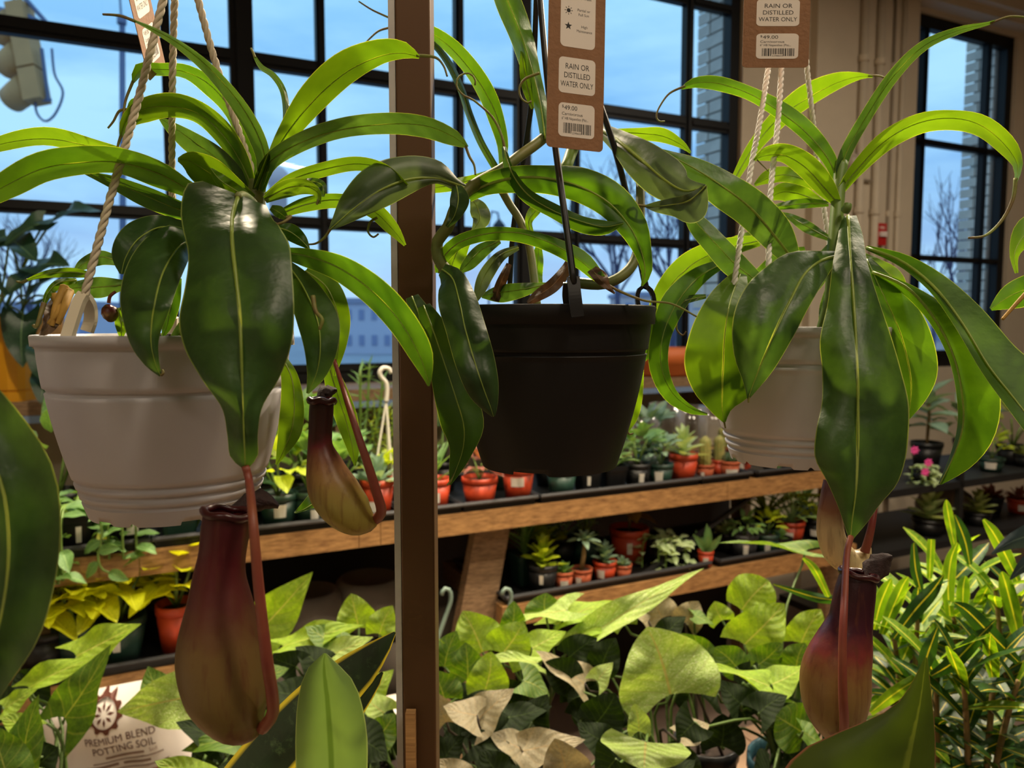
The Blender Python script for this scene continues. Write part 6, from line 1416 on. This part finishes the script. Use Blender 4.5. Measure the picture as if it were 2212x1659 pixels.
# blue grey leaf at the right edge
c = Vector((P(2330, 1500, 1.1).x, P(2330, 1500, 1.1).y, ZT + .001))
t = thing('rubber_plant', 'blue black rubber plant leaf tips at the right edge', 'potted plant', c)
o = link('pot', pot_mesh(BLACKP, .075, .13), t); o.location = c
mb = MB(); mb.tube([c + Vector((0, 0, .08)), P(2330, 1300, 1.1), P(2320, 1150, 1.1)], .006, 6); mb.build('stem', STEMB, t, True)
cl(t, 1.08, [(2330, 1160, 10, 10), (2260, 1150, 34, 30), (2190, 1168, 18, 18), (2142, 1197, 2, 2)], CROB)
cl(t, 1.08, [(2330, 1200, 10, 10), (2270, 1195, 34, 30), (2215, 1220, 16, 16), (2182, 1252, 2, 2)], CROB)

# ------------------------------------------------------------------ bag of potting soil
BAGM = pbr('white_soil_bag', '#efe8e2', .35, var=.06, vscale=6, bump=.4, bscale=18)
BRN = pbr('brown_print', '#5a2f20', .6); ORG = pbr('orange_print', '#b9754e', .6); GRYP = pbr('grey_print', '#8d7466', .6)
ang = math.radians(11); D0 = 1.62
bc = P(228, 1484, D0); bx = Vector((math.cos(ang), 0, math.sin(ang))); bz = Vector((-math.sin(ang), -.12, math.cos(ang))).normalized(); by = bz.cross(bx).normalized()
if by.y > 0: by = -by                       # by faces the viewer
HB = (bc.z - .01) / bz.z; WBg = .165
def bagpt(u, v):                            # u -1..1 across, v 0 top .. 1 bottom -> surface depth
    e = max(0, 1 - abs(u) ** 3) ** .5 * max(0, 1 - (abs(v * 2 - 1)) ** 6) ** .5
    cr_ = .004 * math.sin(9 * u + 14 * v) + .003 * math.sin(23 * v - 5 * u)
    return .07 * e + cr_ * e
vs = []; nu_, nv_ = 33, 25
for side in (1, -1):
    for i in range(nu_):
        v = i / (nu_ - 1)
        for j in range(nv_):
            u = j / (nv_ - 1) * 2 - 1
            edge = 1 - .10 * max(0, (abs(v * 2 - 1) - .75) / .25) ** 2 * 1.0
            vs.append(bc + bx * (u * WBg * edge) - bz * (v * HB) + by * (side * bagpt(u, v)))
fs = []
for side in (0, 1):
    o_ = side * nu_ * nv_
    for i in range(nu_ - 1):
        for j in range(nv_ - 1):
            q4 = (o_ + i * nv_ + j, o_ + i * nv_ + j + 1, o_ + (i + 1) * nv_ + j + 1, o_ + (i + 1) * nv_ + j); fs.append(q4 if side else q4[::-1])
mb = MB(); mb.add(vs, fs)
t = thing('potting_soil_bag', 'white printed bag of potting soil on the floor before the bench', 'soil bag', Vector((bc.x, bc.y, 0)))
mb.build('bag', BAGM, t, True)
def bagtext(body, size, u, dz, mat, squash=1.0, name='lettering'):
    me = text_mesh(body, size, mat, ext=0.0, squash=squash)
    for v in me.vertices:
        x, y = v.co.x + u, v.co.y - dz
        v.co = bc + bx * x + bz * y + by * (bagpt(x / WBg, -y / HB) + .0016)
    return link(name, me, t)
bagtext('PREMIUM BLEND', .0215, .035, .091, BRN, .92); bagtext('POTTING SOIL', .0215, .04, .112, BRN, .92)
bagtext('Soil', .011, .098, .124, GRYP)
def bagbar(u0, u1, z0, z1, mat, name):          # fine print too small to read: printed strips
    n = 10; vs = []
    for k in range(n + 1):
        x = u0 + (u1 - u0) * k / n
        for dz in (z0, z1): vs.append(bc + bx * x - bz * dz + by * (bagpt(x / WBg, dz / HB) + .0016))
    mb = MB(); mb.add(vs, [(2 * k, 2 * k + 1, 2 * k + 3, 2 * k + 2) for k in range(n)]); return mb.build(name, mat, t)
for u0, u1, z0, z1 in ((.0, .08, .119, .124), (-.03, .115, .130, .1325), (-.05, .02, .137, .143), (.03, .09, .138, .143), (-.06, .12, .150, .1525)): bagbar(u0, u1, z0, z1, GRYP, 'print_line')
for k in range(7): bagbar(-.055 + k * .027, -.036 + k * .027, .160 + .002 * (k % 2), .190, ORG, 'print_block')
bagtext('OM', .018, .115, .210, BRN)
mb = MB(); cxl, czl = .012, .034
def lp(x, y): return bc + bx * (x + cxl) + bz * (y - czl) + by * (bagpt((x + cxl) / WBg, (czl - y) / HB) + .0016)
n = 40
ri = [lp(.026 * math.cos(a), .026 * math.sin(a)) for a in [2 * math.pi * k / n for k in range(n)]]
ro = [lp((.031 + .007 * ((k // 2) % 2)) * math.cos(2 * math.pi * k / n), (.031 + .007 * ((k // 2) % 2)) * math.sin(2 * math.pi * k / n)) for k in range(n)]
mb.add(ri + ro, [(k, (k + 1) % n, n + (k + 1) % n, n + k) for k in range(n)])
for k in range(8):
    a = k * math.pi / 4; d = (math.cos(a), math.sin(a)); e = (-d[1], d[0])
    mb.add([lp(d[0] * r_ + e[0] * w, d[1] * r_ + e[1] * w) for r_, w in ((.006, 0), (.014, .003), (.022, 0), (.014, -.003))], [(0, 1, 2, 3)])
mb.build('wheel_emblem', BRN, t)

# ------------------------------------------------------------------ plants close to the viewer on a low front ledge
LZ = .80
mb = MB(); mb.box(-.7, .7, .30, .80, LZ - .03, LZ)
t = thing('front_ledge', 'wooden ledge holding the nearest plants below the frame', 'shelf', (0, .55, 0))
mb.build('board', WOODW, t)
for x in (-.62, .62):
    for y in (.34, .76): mb = MB(); mb.box(x - .02, x + .02, y - .02, y + .02, 0, LZ - .031); mb.build('leg', WOODW, t)
SNK = leafmat('snake_plant_leaf', '#16241c', '#25392b', '#25392b', .12, (1.5, 1.5, .6), rough=.42, edge='#d8c43a', edgew=.11, ribw=.004, nscale=8, blotch='#3d523c', blotchlo=.56)
PAL = leafmat('pale_paddle_leaf', '#6d8a4c', '#7f9c54', '#58742e', .36, (1.3, 1.3, .5), rough=.55, ribw=.05, nscale=4, edge='#a9bd78', edgew=.02, bumps=.1)
OLV = leafmat('olive_reddish_leaf', '#37490f', '#4a5d16', '#66752a', .38, (2.0, 1.9, .4), rough=.5, ribw=.03, nscale=4, edge='#8a5a4c', edgew=.018, bumps=.1)
def near_plant(name, label, px, D, blades, stem=True):
    b = P(px, 2300, D); c = Vector((b.x, b.y, LZ + .001)); t = thing(name, label, 'potted plant', c)
    o = link('pot', pot_mesh(BLACKP, .06, .1), t); o.location = c
    s_ = link('soil', soil_mesh(.053), t); s_.location = c + Vector((0, 0, .084))
    for e in blades: nleaf(t, *e[:3], **e[3])
    return t
near_plant('snake_plant', 'dark snake plant leaf with yellow margins leaning to the post', 330, .62, [
    (SNK, (.62, .62, .61, .60), [(330, 2260, 30, 30), (365, 2020, 46, 46), (430, 1830, 54, 54), (520, 1710, 60, 58), (612, 1600, 60, 58), (695, 1515, 56, 54), (765, 1455, 46, 44), (818, 1405, 26, 24), (853, 1366, 3, 3)], dict(ka=.25, kb=.25, rib=False, wave=.002)),
    (SNK, (.63, .63, .63), [(350, 2260, 20, 20), (520, 1900, 30, 30), (720, 1600, 24, 24), (800, 1490, 14, 14), (826, 1452, 3, 3)], dict(rib=False, wave=.001))])
near_plant('paddle_leaf_plant', 'pale green paddle leaf standing before the snake plant', 715, .45, [
    (PAL, (.45, .45, .45), [(715, 2320, 14, 14), (715, 1980, 40, 40), (716, 1780, 70, 72), (716, 1659, 77, 78), (712, 1580, 74, 80), (706, 1500, 62, 68), (700, 1450, 40, 44), (702, 1411, 3, 3)], dict(ka=.2, kb=.2, cc=-.2, rib=False, wave=.002))])
near_plant('broad_leaf_plant', 'olive leaf with reddish margins at the lower right', 1930, .42, [
    (OLV, (.42, .42, .42), [(1925, 2400, 30, 30), (1925, 2100, 180, 100), (1930, 1900, 300, 108), (1945, 1760, 285, 84), (1960, 1665, 236, 62), (1974, 1592, 128, 48), (1984, 1542, 62, 34), (1992, 1492, 30, 20), (2000, 1420, 3, 3)], dict(ka=.2, kb=.2, cc=-.1, rib=False, wave=.001))])

# ------------------------------------------------------------------ price tags
CARD = pbr('kraft_card', '#8e6544', .8, var=.12, vscale=120, bump=.3, bscale=300)
STK_W = pbr('tag_sticker', '#e3d8cc', .6)
def rrect(mb, x0, x1, y0, y1, r, z, ext, n=6):
    pts = []
    for cx, cy, a0 in ((x1 - r, y1 - r, 0), (x0 + r, y1 - r, 90), (x0 + r, y0 + r, 180), (x1 - r, y0 + r, 270)):
        for k in range(n + 1):
            a = math.radians(a0 + 90 * k / n); pts.append((cx + r * math.cos(a), cy + r * math.sin(a)))
    m_ = len(pts)
    mb.add([(x, y, z) for x, y in pts] + [(x, y, z + ext) for x, y in pts], [tuple(range(m_, 2 * m_)), tuple(reversed(range(m_)))] + [(k, (k + 1) % m_, m_ + (k + 1) % m_, m_ + k) for k in range(m_)])
def price_tag(label, bl, br, tl, ysc, hang, full=True):
    """bl, br, tl: bottom left, bottom right and upper left corners in space; builds the card in their plane"""
    ex = (br - bl).normalized(); ey = tl - bl; ey = (ey - ex * ey.dot(ex)).normalized(); ez = ex.cross(ey)
    w = (br - bl).length; k = w / 124.0     # one unit = one pixel of the tag as photographed
    M4 = Matrix(((ex.x, ey.x, ez.x, bl.x), (ex.y, ey.y, ez.y, bl.y), (ex.z, ey.z, ez.z, bl.z), (0, 0, 0, 1))) @ Matrix.Diagonal((k, k * ysc, k, 1))
    t = thing('price_tag', label, 'price tag', bl, 'kraft price tags')
    def fin(mb, name, mat):
        me = mb.mesh(name, mat=mat); me.transform(M4); return link(name, me, t)
    mb = MB(); rrect(mb, 0, 124, 0, 430, 9, -1.2, 1.2); fin(mb, 'card', CARD)
    mb = MB()
    for sx in (-3, 3): mb.tube([M4 @ Vector((62 + sx, 418, .5)), M4 @ Vector((62 + sx * 2, 470, -2)), hang], .0006, 5)
    mb.build('string_loop', ROPEW, t, True)
    mb = MB(); rrect(mb, 25, 104, 24, 92, 9, .05, .35); fin(mb, 'price_sticker', STK_W)
    mb = MB(); rrect(mb, 24, 104, 112, 184, 9, .05, .35); fin(mb, 'water_sticker', STK_W)
    if full: mb = MB(); rrect(mb, 26, 102, 205, 330, 10, .05, .35); fin(mb, 'care_sticker', STK_W)
    def tx(body, size, x, y, align='CENTER', sq=1.0):
        me = text_mesh(body, size, INK, align, .02, 1.0, sq); me.transform(M4 @ Matrix.Translation((x, y, .5))); return link('lettering', me, t)
    tx('RAIN OR', 16, 64, 161, sq=.82); tx('DISTILLED', 16, 64, 143, sq=.80); tx('WATER ONLY', 16, 64, 125, sq=.70)
    tx('$', 8, 32, 82, 'LEFT'); tx('49.00', 13, 37, 78, 'LEFT'); tx('Carnivorous', 9, 32, 67, 'LEFT'); tx('6" HB Nepenthes (Pitc...', 8, 32, 58, 'LEFT', .74)
    rnd = random.Random(4); x = 36
    while x < 96:
        wd = rnd.choice((.9, .9, 1.6, 2.4)); y0 = 31 if not (54 < x < 74) else 36
        mb = MB(); mb.add([(x, y0, .5), (x + wd, y0, .5), (x + wd, 52, .5), (x, 52, .5)], [(0, 1, 2, 3)]); fin(mb, 'barcode_bar', INK); x += wd + rnd.choice((.8, 1.1, 1.7))
    tx('2298655', 6, 65, 30)
    if full:
        tx('Check 2 to', 7.5, 76, 312); tx('3x a Week', 7.5, 76, 303); tx('Partial or', 7.5, 76, 279); tx('Full Sun', 7.5, 76, 270); tx('High', 7.5, 78, 246); tx('Maintenance', 7.5, 78, 237, sq=.9)
        mb = MB(); pts = [(43 + 5.2 * math.cos(a), 308 + 5.2 * math.sin(a)) for a in [math.radians(150 + 240 * i / 14) for i in range(15)]] + [(43, 322)]
        mb.add([(x_, y_, .5) for x_, y_ in pts], [tuple(range(16))]); fin(mb, 'drop_icon', INK)
        mb = MB(); pts = [(43 + 4.2 * math.cos(a), 278 + 4.2 * math.sin(a)) for a in [2 * math.pi * i / 20 for i in range(20)]]; mb.add([(x_, y_, .5) for x_, y_ in pts], [tuple(range(20))])
        for i in range(8):
            a = i * math.pi / 4; d = (math.cos(a), math.sin(a)); e = (-d[1] * .7, d[0] * .7)
            mb.add([(43 + d[0] * r_ + e[0] * s_, 278 + d[1] * r_ + e[1] * s_, .5) for r_, s_ in ((5.8, -1), (8.8, -1), (8.8, 1), (5.8, 1))], [(0, 1, 2, 3)])
        fin(mb, 'sun_icon', INK)
        mb = MB(); pts = [(43 + (8.5 if i % 2 == 0 else 3.5) * math.sin(i * math.pi / 5), 247 + (8.5 if i % 2 == 0 else 3.5) * math.cos(i * math.pi / 5), .5) for i in range(10)]
        mb.add([(43, 247, .5)] + pts, [(0, 1 + (i + 1) % 10, 1 + i) for i in range(10)]); fin(mb, 'star_icon', INK)
    return t
price_tag('brown kraft price tag with three white stickers over the black pot', P(1180, 316, .505), P(1302, 329, .517), P(1157, 0, .50), 1, P(1166, -600, .6))
price_tag('brown kraft price tag above the right white hanging pot', P(1603, 146, .60), P(1746, 146, .60), P(1601, 0, .595), .665, P(1682, -500, .672))
price_tag('brown kraft price tag turned edge on beside the left ropes', P(323, 176, .56), P(358, 140, .595), P(318, 0, .56), 1, P(388, -520, .53))
